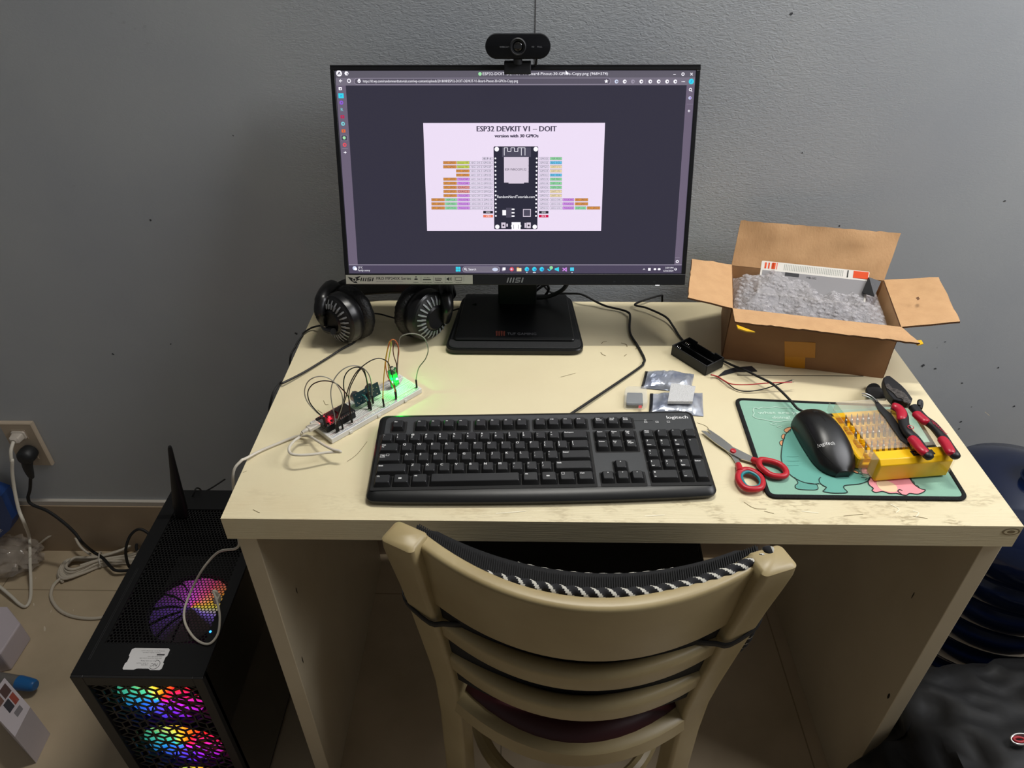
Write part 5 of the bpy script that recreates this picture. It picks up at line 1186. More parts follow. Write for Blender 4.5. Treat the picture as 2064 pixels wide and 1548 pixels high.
# upright distance sensor
US = BBM @ T(.0020, -.0020, BH+.0065) @ Rx(R(-12))
us = thing('distance_sensor', 'dark blue upright sensor board with two round metal cans in the middle of the breadboard', 'sensor', mw=US)
q = MB(); q.box((0, 0, .0115), (.0450, .0016, .0200), mat('pcb_teal', '#12343a', .35))
for i in range(26): q.box((random.uniform(-.02, .02), -.0011, random.uniform(.004, .020)), (random.uniform(.001, .003), .0006, .001), PIN if i % 3 else mat('chip_grey', '#3c4a4c', .5))
q.box((.002, -.0014, .012), (.007, .0014, .005), BLK); q.build('circuit_board', us, world=False, smooth=0)
for x in (-.0130, .0130): q = MB(); q.cyl((x, .0008, .0115), (x, .0130, .0115), .0080, mat('sensor_can', '#8a8a8a', .3, metal=.9), n=24); q.build('sensor_can', us, world=False)
q = MB()
for i in range(4): q.box((-.0038+i*.00254, -.0016, -.0010), (.0007, .0007, .011), PIN)
q.build('pin_header', us, world=False, smooth=0)
# green lit module near the right end
GM = BBM @ T(.0555, .0030, BH+.0020) @ Rx(R(-8))
gm = thing('green_light_module', 'upright green circuit module glowing bright green at the right end of the breadboard', 'circuit board', mw=GM)
q = MB(); q.box((0, 0, .0160), (.0150, .0016, .0300), mat('pcb_green', '#0c5a3a', .35)); q.box((.0, -.0014, .0245), (.006, .0014, .004), BLK)
for i in range(12): q.box((random.uniform(-.006, .006), -.0011, random.uniform(.004, .028)), (.0016, .0006, .0010), PIN)
q.box((0, 0, .0325), (.006, .004, .004), CHR); q.build('circuit_board', gm, world=False, smooth=0)
GLED = glow('led_green', '#40ff70', 16)
for x, z in ((-.0035, .0105), (.0045, .0120)): q = MB(); q.box((x, -.0018, z), (.0026, .0018, .0026), GLED); part_label(q.build('indicator_light', gm, world=False, smooth=0), 'glowing green light')
plight('green_led_light', GM @ Vector((.0005, -.0060, .0120)), .065, (.0, 1, .06), .0015)
# usb plug and white cable
UW = mat('white_cable', '#cfc8ba', .4)
uc = thing('usb_cable', 'white usb cable from the circuit board looping on the desk and dropping to the computer', 'cable', tuple(D(640, 870)))
p0 = ES @ Vector((-.0262, 0, .0118)); dr = (ES.to_3x3() @ Vector((-1, 0, 0))).normalized()
q = MB(); fr0 = frame(p0, dr, z=(0, 0, 1)); q.box((-.001, 0, 0), (.006, .0062, .0022), CHR, fr0); q.rbox(.0015, -.0052, .0205, .0052, -.0032, .0032, .002, UW, fr0, bev=.0012); q.build('plug', uc)
q = MB(); e0 = p0+dr*.0205; e1 = p0+dr*.029
q.tube([e0, e0+dr*.004, e1], lambda t: .0034-.0012*t, UW, 10, 4); q.build('strain_relief', uc)
def c1(a_, b_, h): return D(460+a_/4.69, 640+b_/4.69, h)
pts = [e1, c1(680, 1125, .013), c1(620, 1170, .016), c1(575, 1235, .020), c1(590, 1285, .022), c1(660, 1300, .022), c1(780, 1296, .020), c1(920, 1278, .018), c1(1010, 1272, .017), c1(1060, 1272, .018), c1(1050, 1262, .020), c1(990, 1248, .020), c1(920, 1215, .018), c1(840, 1165, .014),
       c1(770, 1125, .008), c1(700, 1118, .005), c1(620, 1132, .003), c1(460, 1195, .0025), c1(300, 1262, .003), c1(170, 1330, .005)]
pts += [Vector((-.004, -.482, H+.0065)), Vector((-.014, -.492, H-.006)), Vector((-.020, -.500, H-.05)), Vector((-.022, -.515, .64)), onx(478, 1104, -.03), onz(440, 1113, .53), onz(408, 1148, .49), onz(386, 1190, .45), onz(372, 1228, .432), onz(374, 1258, .4235), onz(394, 1288, .4225), onz(420, 1298, .4225), onz(438, 1280, .423), onz(443, 1250, .426), onz(440, 1222, .432), onz(433, 1200, .440), onz(428, 1192, .444)]
q = MB(); q.tube(pts, .0019, UW, 10, 8); q.build('cord', uc)
q = MB(); a = onz(428, 1192, .444); b = Vector((-.1235, -.465, .4285)); fq = frame(b, (a-b), y=(1, 0, 0))
b0 = onz(440, 1212, .4215); q.rbox(-.004, -.007, .004, .007, 0, .012, .002, UW, T(b0.x, b0.y, .4215), bev=.001); q.tube([Vector((b0.x, b0.y, .430)), Vector((b0.x, b0.y+.004, .440)), a], .0028, UW, 8, 5); q.build('plug', uc)
# jumper wires: points of the close-up with a height each
def conn(mb, p_, tilt=Vector((0, 0, 1))): mb.box((0, 0, .0070), (.0026, .0026, .0140), RUB, frame(p_, (1, .3, 0), z=tilt))
WC = dict(black=KW, grey=mat('grey_wire', '#8d8a80', .5), dark=mat('dark_wire', '#2a221c', .5), teal=mat('teal_wire', '#2a7a76', .5), yellow=mat('yellow_wire', '#c8a52a', .5), orange=mat('orange_wire', '#c8683a', .5), red=mat('dull_red_wire', '#6b2a20', .5), white=mat('pale_wire', '#a5a294', .5))
def yplane(a_, b_, s0, s1, t):        # a wire point: seen at (a_, b_), in the depth that runs evenly from one end to the other
    Y = s0.y*(1-t)+s1.y*t; return ony(460+a_/4.69, 640+b_/4.69, Y)
def wire(P, col, label, z0=.009, z1=.009, c0=True, c1_=True, group='jumper wires on the breadboard'):
    s0 = c1(*P[0], z0+.014); s1 = c1(*P[-1], z1+.014); n = len(P)
    Q = [s0]+[yplane(a_, b_, s0, s1, (i+1)/(n-1)) for i, (a_, b_) in enumerate(P[1:-1])]+[s1]
    t = thing('jumper_wire', label, 'wire', tuple(s0-Vector((0, 0, .014))), group=group)
    q = MB(); q.tube(Q, .00080, WC[col], 6, 8); q.build('strand', t)
    if c0: q = MB(); conn(q, s0-Vector((0, 0, .014)), ((Q[1]-Q[0]).normalized()*.25+Vector((0, 0, 1))).normalized()); q.build('connector', t)
    if c1_: q = MB(); conn(q, s1-Vector((0, 0, .014)), ((Q[-2]-Q[-1]).normalized()*.25+Vector((0, 0, 1))).normalized()); q.build('connector', t)
wire([(900, 945), (820, 880), (745, 790), (722, 700), (745, 620), (800, 572), (880, 556), (960, 580), (1030, 640), (1075, 730), (1080, 820), (1050, 920), (1025, 990)], 'white', 'pale jumper wire making the outermost loop over the red-lit board', .020, .010)
wire([(905, 950), (830, 880), (770, 800), (752, 710), (790, 640), (860, 605), (940, 600), (1020, 625), (1080, 680), (1130, 740), (1150, 820), (1160, 920)], 'black', 'black jumper wire looping just inside the outermost pale loop', .020, .012)
wire([(1015, 1010), (1000, 900), (978, 800), (970, 700), (990, 610), (1040, 530), (1110, 475), (1190, 455), (1270, 475), (1330, 540), (1355, 640), (1360, 740)], 'grey', 'grey jumper wire arching from the red-lit board to the sensor', .010, .012)
wire([(1070, 980), (1035, 930), (1075, 830), (1100, 740), (1090, 640), (1100, 560), (1140, 500), (1205, 470), (1260, 485), (1300, 560), (1320, 680), (1335, 790)], 'black', 'black jumper wire making the tall narrow arch in front of the sensor', .010, .012)
wire([(1030, 1000), (1070, 890), (1110, 760), (1150, 630), (1210, 520), (1290, 445), (1370, 398), (1440, 388), (1505, 420), (1540, 500), (1562, 600), (1580, 680)], 'dark', 'longest dark jumper wire running from the red-lit board to the green-lit module', .010, .010)
wire([(1155, 915), (1142, 800), (1145, 690), (1180, 600), (1240, 500), (1280, 490), (1310, 590), (1325, 700), (1340, 800)], 'dark', 'dark brown jumper wire ending beside the teal one at the sensor', .010, .010)
wire([(1175, 700), (1230, 715), (1290, 745), (1320, 790)], 'teal', 'short teal jumper wire lying in front of the sensor', .016, .010, c0=False)
wire([(1462, 770), (1465, 660), (1475, 520), (1490, 380), (1515, 260), (1532, 222), (1540, 250), (1525, 350), (1512, 430), (1520, 520)], 'yellow', 'yellow jumper wire standing in a tall narrow loop', .010, .010)
wire([(1598, 520), (1605, 400), (1612, 300), (1590, 230), (1555, 208), (1525, 240), (1500, 340), (1488, 450), (1510, 560), (1560, 640), (1578, 700)], 'orange', 'orange jumper wire looping above the green-lit module', .030, .010, c0=False)
wire([(1592, 520), (1590, 440), (1568, 370), (1558, 300), (1572, 240), (1600, 260), (1612, 330), (1600, 420), (1596, 500)], 'red', 'dull red jumper wire tucked behind the orange loop', .030, .034, c0=False, c1_=False)
wire([(1602, 540), (1600, 420), (1612, 280), (1625, 190), (1700, 155), (1790, 160), (1860, 205), (1890, 300), (1865, 390), (1800, 480), (1775, 590)], 'grey', 'long grey jumper wire bowing out over the right end of the breadboard', .030, .010, c0=False)

# ------------------------------------------------------------------ computer tower
PX0, PX1, PY0, PY1, PZ = -.298, -.098, -.600, -.212, .42
pc = thing('computer_tower', 'black computer tower with rainbow lit fans standing on the floor left of the desk', 'computer', ((PX0+PX1)/2, (PY0+PY1)/2, 0))
PCM = mat('case_black', '#0b0b0c', .42); PCG = mat('case_glass', '#050506', .06, coat=1); PCF = mat('case_front', '#1b1a1a', .5); PCI = mat('case_inside', '#060606', .8)
def cbx(x0, y0, z0, x1, y1, z1, m_, mb): mb.box(((x0+x1)/2, (y0+y1)/2, (z0+z1)/2), (x1-x0, y1-y0, z1-z0), m_)
q = MB(); cbx(PX0, PY0, .012, PX0+.002, PY1, PZ-.002, PCM, q); q.build('side_panel', pc, bevel=.0006)
q = MB(); cbx(PX1-.003, PY0+.004, .012, PX1, PY1, PZ-.004, PCG, q); part_label(q.build('side_panel', pc, bevel=.0006), 'dark glossy glass side')
q = MB(); cbx(PX0, PY1-.002, .012, PX1, PY1, PZ-.002, PCM, q); q.build('rear_panel', pc, smooth=0)
q = MB(); cbx(PX0, PY0, .010, PX1, PY1, .014, PCM, q); q.build('base_panel', pc, smooth=0)
for x in (PX0+.02, PX1-.02):
    for y in (PY0+.03, PY1-.03): q = MB(); q.cyl((x, y, 0), (x, y, .0105), .010, RUB); q.build('foot', pc)
OX0, OX1, OY0, OY1 = -.272, -.116, -.546, -.262
q = MB(); z0, z1 = PZ-.004, PZ
cbx(PX0, PY0, z0, PX1, OY0, z1, PCM, q); cbx(PX0, OY1, z0, PX1, PY1, z1, PCM, q); cbx(PX0, OY0, z0, OX0, OY1, z1, PCM, q); cbx(OX1, OY0, z0, PX1, OY1, z1, PCM, q)
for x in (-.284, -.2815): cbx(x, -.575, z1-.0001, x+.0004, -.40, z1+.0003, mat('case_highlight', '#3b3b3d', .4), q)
tpn = q.build('top_panel', pc, smooth=0)
q = MB(); hx = .00335; HXM = mat('mesh_black', '#0a0909', .5)
nx = int((OX1-OX0)/(hx*1.732))+1; ny = int((OY1-OY0)/(hx*1.5))+1
for j in range(ny+1):
    for i in range(nx+1):
        cx_ = OX0+(i+.5*(j % 2))*hx*1.732; cy_ = OY0+j*hx*1.5
        o = [(cx_+hx*cos(R(30+60*k)), cy_+hx*sin(R(30+60*k)), PZ-.0022) for k in range(6)]; rr_i = .72
        if cx_ < OX0+.002 or cx_ > OX1-.002: rr_i = .05
        n_ = [(cx_+hx*rr_i*cos(R(30+60*k)), cy_+hx*rr_i*sin(R(30+60*k)), PZ-.0022) for k in range(6)]
        q.add(o+n_, [(k, (k+1) % 6, 6+(k+1) % 6, 6+k) for k in range(6)], HXM)
part_label(q.build('top_mesh', pc, smooth=0), 'honeycomb mesh panel')
q = MB(); c = onz(424, 1273, PZ+.0004); q.cyl((c.x, c.y, PZ-.001), (c.x, c.y, PZ+.0006), .0018, glow('led_blue', '#2a8cff', 5), n=12); part_label(q.build('power_light', pc), 'small blue light')
# front: frame and lattice of lozenges
FY = PY0; q = MB(); fx0, fx1, fz0, fz1 = -.279, -.113, .022, .398
cbx(PX0, FY-.004, .014, fx0, FY+.012, PZ-.0005, PCF, q); cbx(fx1, FY-.004, .014, PX1, FY+.012, PZ-.0005, PCF, q); cbx(fx0, FY-.004, fz1, fx1, FY+.012, PZ-.0005, PCF, q); cbx(fx0, FY-.004, .014, fx1, FY+.012, fz0, PCF, q)
q.build('front_frame', pc, bevel=.0008)
q = MB(); s_ = .0158; sh = .81; LAT = mat('lattice_black', '#0e0d0d', .5)
for j in range(-1, 18):
    for i in range(-1, 9):
        cx_ = fx0+(i+.5*(j % 2))*s_*1.732; cz_ = fz0+j*s_*1.5
        if cz_ > fz1+.012 or cx_ > fx1+.014: continue
        for k in range(3):
            a0 = R(30+120*k); C4 = [(0, 0), (s_*cos(a0), s_*sin(a0)), (s_*cos(a0)+s_*cos(a0+R(120)), s_*sin(a0)+s_*sin(a0+R(120))), (s_*cos(a0+R(120)), s_*sin(a0+R(120)))]
            C4 = [(cx_+u, cz_+v) for u, v in C4]; mx_, mz_ = sum(p_[0] for p_ in C4)/4, sum(p_[1] for p_ in C4)/4
            if not (fx0-.012 < mx_ < fx1+.012 and fz0-.012 < mz_ < fz1+.012): continue
            I4 = [(mx_+(u-mx_)*sh, mz_+(v-mz_)*sh) for u, v in C4]
            q.add([(u, FY, v) for u, v in C4]+[(u, FY, v) for u, v in I4]+[(u, FY+.0022, v) for u, v in I4], [f for k2 in range(4) for f in ((k2, (k2+1) % 4, 4+(k2+1) % 4, 4+k2), (4+k2, 4+(k2+1) % 4, 8+(k2+1) % 4, 8+k2))], LAT)
# trim what lies behind the frame: nothing sticks out of it
q.V = [Vector((min(max(v.x, fx0-.004), fx1+.004), v.y, min(max(v.z, fz0-.004), fz1+.004))) for v in q.V]
part_label(q.build('front_lattice', pc, smooth=0), 'black lattice of lozenge openings')
def rainbow(name, stops, s=1.0, rin=.016, rout=.065, edge=.40):
    M = bpy.data.materials.new(name); M.use_nodes = True; N = M.node_tree.nodes; L = M.node_tree.links; b = N['Principled BSDF']
    b.inputs['Base Color'].default_value = (.02, .02, .02, 1); b.inputs['Roughness'].default_value = .3
    tc = N.new('ShaderNodeTexCoord'); g = N.new('ShaderNodeTexGradient'); g.gradient_type = 'RADIAL'; L.new(tc.outputs['Object'], g.inputs[0])
    r = N.new('ShaderNodeValToRGB'); e = r.color_ramp.elements; e[0].position = 0; e[0].color = (*lin(stops[0][1]), 1); e[1].position = 1; e[1].color = (*lin(stops[-1][1]), 1)
    for p_, c_ in stops[1:-1]: x = e.new(p_); x.color = (*lin(c_), 1)
    L.new(g.outputs[1], r.inputs[0]); L.new(r.outputs[0], b.inputs['Emission Color'])
    le = N.new('ShaderNodeVectorMath'); le.operation = 'LENGTH'; L.new(tc.outputs['Object'], le.inputs[0])
    mr = N.new('ShaderNodeMapRange'); mr.inputs[1].default_value = rin; mr.inputs[2].default_value = rout; mr.inputs[3].default_value = s; mr.inputs[4].default_value = s*edge
    L.new(le.outputs['Value'], mr.inputs[0]); L.new(mr.outputs[0], b.inputs['Emission Strength'])
    return M
RB1 = rainbow('fan_light', [(0, '#2fa8a0'), (.10, '#2070f0'), (.24, '#6a30ff'), (.36, '#c828f0'), (.5, '#f01860'), (.61, '#ff2818'), (.70, '#ff8a18'), (.79, '#e8d838'), (.90, '#50c080'), (1, '#2fa8a0')], 1.7)
RB2 = rainbow('top_fan_light', [(0, '#5a3590'), (.2, '#2a1c24'), (.40, '#2a1c1c'), (.46, '#9070e0'), (.52, '#e8e058'), (.60, '#ffa030'), (.68, '#ff5878'), (.80, '#e050e0'), (.9, '#803a90'), (1, '#5a3590')], .62, .02, .09, .2)
def fan(at, m_, r=.059, nb=9, parent=pc, lab=None):
    q = MB(); q.lathe([(r+.002, -.012), (r+.002, .008), (r, .008), (r, -.012), (r+.002, -.012)], PCI, n=40); f_ = q.build('fan', parent, at=at)
    q = MB()
    for k in range(nb):
        a0 = 2*pi*k/nb; da = 2*pi/nb*.93; rows = []
        for i in range(5):
            rr = .017+(r-.019)*i/4; rows.append([(rr*cos(a0+da*t+.25*i/4), rr*sin(a0+da*t+.25*i/4), -.004+.005*t) for t in (0, .5, 1)])
        q.loft(rows, m_, cap0=False, cap1=False, closed=False)
    bl = q.build('fan_blades', f_, at=at, smooth=60)
    q = MB(); q.lathe([(.0001, .005), (.014, .005), (.0165, .002), (.0165, -.006)], m_, n=28); q.build('fan_hub', f_, at=at)
    return f_
for z in (.334, .194, .054): part_label(fan(T(-.193, FY+.016, z) @ Rx(pi/2), RB1, r=.0695, nb=11), 'fan glowing in rainbow colours')
tf = onz(322, 1222, .36); part_label(fan(T(-.196, tf.y, .352), RB2, r=.070, nb=13), 'fan glowing purple, pink and yellow under the top mesh')
q = MB(); cbx(PX0+.004, PY0+.05, .02, PX1-.006, PY1-.004, .30, PCI, q); part_label(q.build('inner_frame', pc, smooth=0), 'dark inside of the case')
# antenna
q = MB(); AN = mat('antenna_black', '#0c0c0d', .5)
P = [ony(345, 898, -.245), ony(337, 898, -.245)]
a0 = onz(362, 1040, PZ); top = ony(342, 900, a0.y+.012); base = Vector((a0.x+.004, a0.y, PZ+.0005)); dirv = (top-base)
x_ = Vector((1, -.15, 0)).normalized()
rings = []
for t, w_, th in ((0, .0125, .005), (.15, .0150, .006), (.45, .0110, .0055), (.8, .0062, .0045), (.97, .0042, .004), (1, .0030, .003)):
    c = base+dirv*t; rings.append([c+x_*w_*cos(u)*1.0+Vector((0, 1, 0))*th*sin(u) for u in [2*pi*k/12 for k in range(12)]])
q.loft(rings, AN); 
ant = tag(q.build('antenna', smooth=50), 'black tapered antenna standing upright at the back of the computer tower', 'antenna')
q = MB(); q.tube([ony(378, 1030, -.235), ony(392, 990, -.225), ony(400, 984, -.205), ony(414, 990, -.17), Vector((-.24, -.12, .36))], .0016, RUB); tag(q.build('looped_cable'), 'thin black cord arching over the rear edge of the computer tower', 'cable')
# sticker on top
q = MB(); ST = mat('label_white', '#d8d6d6', .5); STI = mat('label_ink', '#3c3a3c', .5)
s0, s1 = onz(248, 1350, PZ), onz(337, 1307, PZ); LX0, LX1, LY0, LY1 = s0.x+.0, s1.x, s0.y, s1.y; WX, WY = LX1-LX0, LY1-LY0
LX1 = onz(325, 1350, PZ).x; LX0 = onz(246, 1350, PZ).x; WX = LX1-LX0
q.prism([(LX0+u*WX, LY0+v*WY) for u, v in ((.03, 0), (.30, 0), (.36, .06), (.66, .06), (.72, 0), (.96, 0), (1, .06), (1, .30), (.97, .34), (.97, .60), (1, .64), (1, .93), (.95, 1), (.06, 1), (0, .93), (0, .64), (.03, .60), (.03, .34), (0, .30), (0, .06))], PZ+.0001, PZ+.0004, ST)
up_ = T(LX1, LY1, PZ+.0005) @ Rz(pi)      # the label reads from behind the tower
for t, x, y, h, w_ in (('NC', .16, .70, .0055, .010), ('vi tính nhanh', .40, .68, .0018, .018), ('máy tính', .40, .76, .0018, .010), ('Địa chỉ cửa hàng', .22, .58, .0016, .024), ('Bảo hành máy tính và linh kiện', .12, .46, .0014, .034), ('Sửa chữa tận nơi', .12, .38, .0014, .022), ('Tem bảo hành', .20, .20, .0014, .028), ('không bóc, không rách', .12, .12, .0012, .036)):
    q.text(t, x*WX, y*WY, h, STI, up_, w=w_)
q.box((-.08*WX, .25*WY, .0002), (.001, .001, .0001), STI, up_); q.box((.18*WX, .305*WY, .0), (.012, .0022, .0002), STI, up_)
q.tube([(.22*WX+.0075*cos(a_), .76*WY+.0075*sin(a_), 0) for a_ in [R(40+20*k) for k in range(13)]], .0004, STI, 4, 2, M=up_)
for i in range(4): 
    q.box((.36*WX+i*.0018, .965*WY, .0), (.0007, .0022, .0002), STI, up_); q.box((.50*WX+i*.0018, .965*WY, .0), (.0007, .0022, .0002), STI, up_)
part_label(q.build('label', pc, smooth=0), 'white paper label printed upside down')
plight('fan_glow_light', (-.192, FY+.05, .26), .0001, (.6, .2, 1), .03)
# ------------------------------------------------------------------ chair
CH = thing('chair', 'cream painted wooden chair with a curved slatted back pushed under the desk', 'chair', (.445, -.52, 0))
CRP = mat('chair_paint', '#ab9b74', .38, var=.45, vscale=6, col2='#93815a', bump=.08, bscale=60); GRM = mat('chair_grime', '#6b5535', .6)
XC = .4435
def postc(z, s_):        # centre of a back post at height z
    T_ = ((0, .168, -.650), (.20, .166, -.640), (.45, .165, -.640), (.55, .168, -.657), (.69, .176, -.681), (.80, .185, -.699), (.86, .1905, -.708))
    for (z0, x0, y0), (z1, x1, y1) in zip(T_, T_[1:]):
        if z <= z1: t = (z-z0)/(z1-z0); break
    return Vector((XC+s_*(x0+(x1-x0)*t), y0+(y1-y0)*t, z))
for s_ in (-1, 1):
    q = MB(); rings = []
    for z in (0, .1, .2, .3, .4, .48, .55, .62, .69, .75, .80, .824):
        c = postc(z, s_); wv = .0190+(.0020 if z > .75 else 0); dv = .0165
        ca, sa = cos(s_*R(24)), sin(s_*R(24)); rings.append([c+Vector((u*ca-v*sa, u*sa+v*ca, 0)) for u, v in rrect(-wv, -dv, wv, dv, .006, 4)])
    c = postc(.833, s_); rings.append([c+Vector((u*ca-v*sa, u*sa+v*ca, .004)) for u, v in rrect(-wv*.97, -dv*.94, wv*.97, dv*.94, .006, 4)]); rings.append([c+Vector((u*ca-v*sa, u*sa+v*ca, .009-.10*(u*u+v*v)**.5)) for u, v in rrect(-wv*.80, -dv*.75, wv*.80, dv*.75, .006, 4)])
    q.loft(rings, CRP); q.build('back_post', CH, smooth=45)
def arc(u, y0, sag, half): x = XC+(2*u-1)*half; return Vector((x, y0-sag*(1-(2*u-1)**2), 0))
def rail(z0, z1, y0, sag, half, th, rnd, nm, lean=.17, lb=None):
    q = MB(); rings = []; n = 28; zm = (z0+z1)/2
    for i in range(n+1):
        u = i/n; c = arc(u, y0, sag, half); t = (arc(min(1, u+.02), y0, sag, half)-arc(max(0, u-.02), y0, sag, half)).normalized(); nn = Vector((t.y, -t.x, 0))
        P = rrect(-th/2, z0, th/2, z1, rnd, 4); rings.append([c+nn*p_-Vector((0, lean*(z_-zm), 0))+Vector((0, 0, z_)) for p_, z_ in P])
    q.loft(rings, CRP); o = q.build(nm, CH, smooth=50)
    return o
rail(.716, .834, -.688, .070, .176, .018, .006, 'top_rail')
rail(.640, .684, -.672, .068, .170, .022, .010, 'back_slat'); rail(.548, .594, -.658, .068, .167, .022, .010, 'back_slat')
for P in (((1255, 1348), (1290, 1352)),): pass
q = MB(); rings = []
def seat_out(r_, n=40):      # plan of the seat: bowed at the back, straight sides, front under the desk
    o = []
    for k in range(15): u = k/14; c = arc(u, -.655, .070, .170-r_); o.append((c.x, c.y+r_))
    o += [(XC+.200-r_, -.52), (XC+.205-r_, -.36), (XC+.185-r_, -.325-r_), (XC-.185+r_, -.325-r_), (XC-.205+r_, -.36), (XC-.200+r_, -.52)]
    return o
q.loft([[(x, y, z) for x, y in seat_out(d)] for d, z in ((.004, .418), (0, .422), (0, .452), (.004, .456), (.016, .457))], CRP, cap1=False); q.build('seat_frame', CH, smooth=40)
q = MB(); q.loft([[(x, y, z) for x, y in seat_out(d)] for d, z in ((.014, .440), (.014, .460), (.022, .468), (.04, .472))], mat('dark_red_seat', '#3a1216', .45)); part_label(q.build('seat_pad', CH, smooth=50), 'dark red upholstered seat')
for s_ in (-1, 1):
    q = MB(); q.loft([[(XC+s_*.178+u, -.355+v, z) for u, v in rrect(-.016, -.016, .016, .016, .004, 3)] for z in (0, .42)], CRP); q.build('front_leg', CH)
q = MB(); q.tube([(XC+.155*cos(t), -.515+.150*sin(t), .200) for t in [2*pi*k/20 for k in range(20)]], .0125, CRP, 10, 3, True); q.build('leg_ring', CH)
# cushions
CF = mat('cushion_black', '#131315', .85, bump=.5, bscale=700); CR = mat('cushion_gusset', '#0b0b0d', .85); RW_ = mat('rope_white', '#b5b2a8', .8); RB_ = mat('rope_black', '#16161a', .8)
def rope(P, r, mb, sub=10, pitch=.030):
    Q = catmull(P, sub); L_ = 0; n = 18; prev = None; up_ = Vector((0, 0, 1)); pn = None
    D_ = [0]
    for a, b in zip(Q, Q[1:]): D_.append(D_[-1]+(b-a).length)
    N_ = max(8, int(D_[-1]/.0011)); R_ = []; j = 0
    for i in range(N_+1):
        s_ = D_[-1]*i/N_
        while j < len(D_)-2 and D_[j+1] < s_: j += 1
        t = (s_-D_[j])/max(1e-9, D_[j+1]-D_[j]); p_ = Q[j].lerp(Q[j+1], t); tg = (Q[j+1]-Q[j]).normalized()
        if pn is None: pn = tg.orthogonal().normalized()
        pn = (pn-tg*pn.dot(tg)).normalized(); b = tg.cross(pn); ph = 2*pi*s_/pitch
        R_.append([p_+(pn*cos(2*pi*k/n)+b*sin(2*pi*k/n))*r*(1+.13*cos(2*(2*pi*k/n-ph))) for k in range(n)])
    vs = [v for r_ in R_ for v in r_]; F1 = []; F2 = []
    for i in range(N_):
        for k in range(n):
            f = (i*n+k, i*n+(k+1) % n, (i+1)*n+(k+1) % n, (i+1)*n+k); w_ = ((k/n*2*pi-2*pi*(D_[-1]*i/N_)/pitch) % pi)/pi
            (F1 if w_ < .30 else F2).append(f)
    mb.add(vs, F1, RW_); mb.add(vs, F2, RB_)
bc_ = thing('back_cushion', 'black back cushion with striped rope trim strapped inside the chair back', 'cushion', (XC, -.72, .50))
def cy_(x, z): u = (x-XC)/.20; return -.684-.068*(1-min(1, u*u))-.17*(z-.77)+.004
q = MB(); nxx, nzz = 30, 14; front = []; back = []
for off, lst in ((0, back), (.030, front)):
    for j in range(nzz+1):
        z = .51+(.824-.51)*j/nzz; hw = .172+.010*(z-.51)/.33
        for i in range(nxx+1):
            x = XC-hw+2*hw*i/nxx; e = min(1, min(i, nxx-i)/2, ) 
            lst.append(Vector((x, cy_(x, z)+(off if e >= 1 else off*.8)+(.004*abs(math.sin(z*60)) if off else 0), z)))
W1 = nxx+1; fs = [(j*W1+i, j*W1+i+1, (j+1)*W1+i+1, (j+1)*W1+i) for j in range(nzz) for i in range(nxx)]
q.add(back, fs, CF); q.add(front, [f[::-1] for f in fs], CF)
bd = [i for i in range(W1)]+[j*W1+nxx for j in range(1, nzz+1)]+[nzz*W1+i for i in range(nxx-1, -1, -1)]+[j*W1 for j in range(nzz-1, 0, -1)]
q.loft([[back[i] for i in bd], [front[i] for i in bd]], CR, cap0=False, cap1=False)
q.build('pad', bc_, smooth=50)
q = MB()
for i in range(150):     # ribs of the gathered top band
    x = XC-.178+i*.00239; y0 = cy_(x, .824); q.box((x, y0+.017, .8255), (.0011, .022, .0022), CR)
part_label(q.build('ribbed_band', bc_, smooth=0), 'ribbed black band along the top')
xs = [XC-.183+.366*i/16 for i in range(17)]
q = MB(); rope([Vector((XC+.202, postc(.60, 1).y+.012, .610)), Vector((XC+.206, postc(.66, 1).y+.012, .66)), Vector((XC+.200, postc(.72, 1).y+.022, .74)), Vector((XC+.186, cy_(XC+.186, .80)+.012, .80)), Vector((XC+.186, cy_(XC+.186, .83)+.008, .838))]+[Vector((x, cy_(x, .827)+.005, .829-.016*max(0, (XC-.06-x)/.12)+.006*max(0, (x-XC-.08)/.1))) for x in xs[::-1]]+[Vector((XC-.184, cy_(XC-.186, .78)+.010, .79))], .0052, q); part_label(q.build('rope_trim', bc_, smooth=60), 'black and white twisted rope edging')
q = MB(); rope([Vector((x, cy_(x, .827)+.033, .820)) for x in xs[5:-4]], .0030, q); part_label(q.build('rope_trim', bc_, smooth=60), 'far rope edging')
for s_ in (-1, 1):
    q = MB(); EL = mat('elastic_black', '#0b0b0c', .7); P = []
    for dx, dy, z in ((s_*.004, .024, .722), (s_*.026, .008, .716), (s_*.024, -.006, .708), (-s_*.004, -.0235, .692), (-s_*.020, -.0225, .690), (-s_*.040, -.022, .690), (-s_*.062, -.020, .694), (-s_*.075, -.006, .698)):
        c = postc(z, s_); P.append(c+Vector((dx, dy, 0)))
    P = catmull(P, 3); n_ = len(P); vs = [p_+Vector((0, 0, k*.0045)) for p_ in P for k in (-1, 1)]
    q.add(vs, [(2*i_, 2*i_+2, 2*i_+3, 2*i_+1) for i_ in range(n_-1)], EL)
    q.build('strap', bc_, smooth=30, solid=.0012)
sc2 = thing('seat_cushion', 'black seat cushion on the chair, its far end under the desk', 'cushion', (XC, -.5, .472))
q = MB(); P = rrect(XC-.203, -.600, XC+.203, -.345, .03, 6)
q.loft([[(x, y, z) for x, y in inset(P, d)] for d, z in ((.012, .4725), (.002, .480), (0, .495), (.004, .508), (.02, .513))], CF); q.build('pad', sc2, smooth=50)
q = MB(); q.tube([(XC+.203, -.58, .493), (XC+.203, -.37, .493), (XC+.18, -.345, .493), (XC-.18, -.345, .493), (XC-.203, -.37, .493), (XC-.203, -.58, .493)], .004, RUB, 8, 4); q.build('piping', sc2)

for t_ in (CH, bc_, sc2):      # the chair stands turned a little
    c_ = Vector((XC, -.68, 0)); t_.matrix_basis = T(*c_) @ Rz(R(-4.0)) @ T(*(-c_)) @ t_.matrix_basis
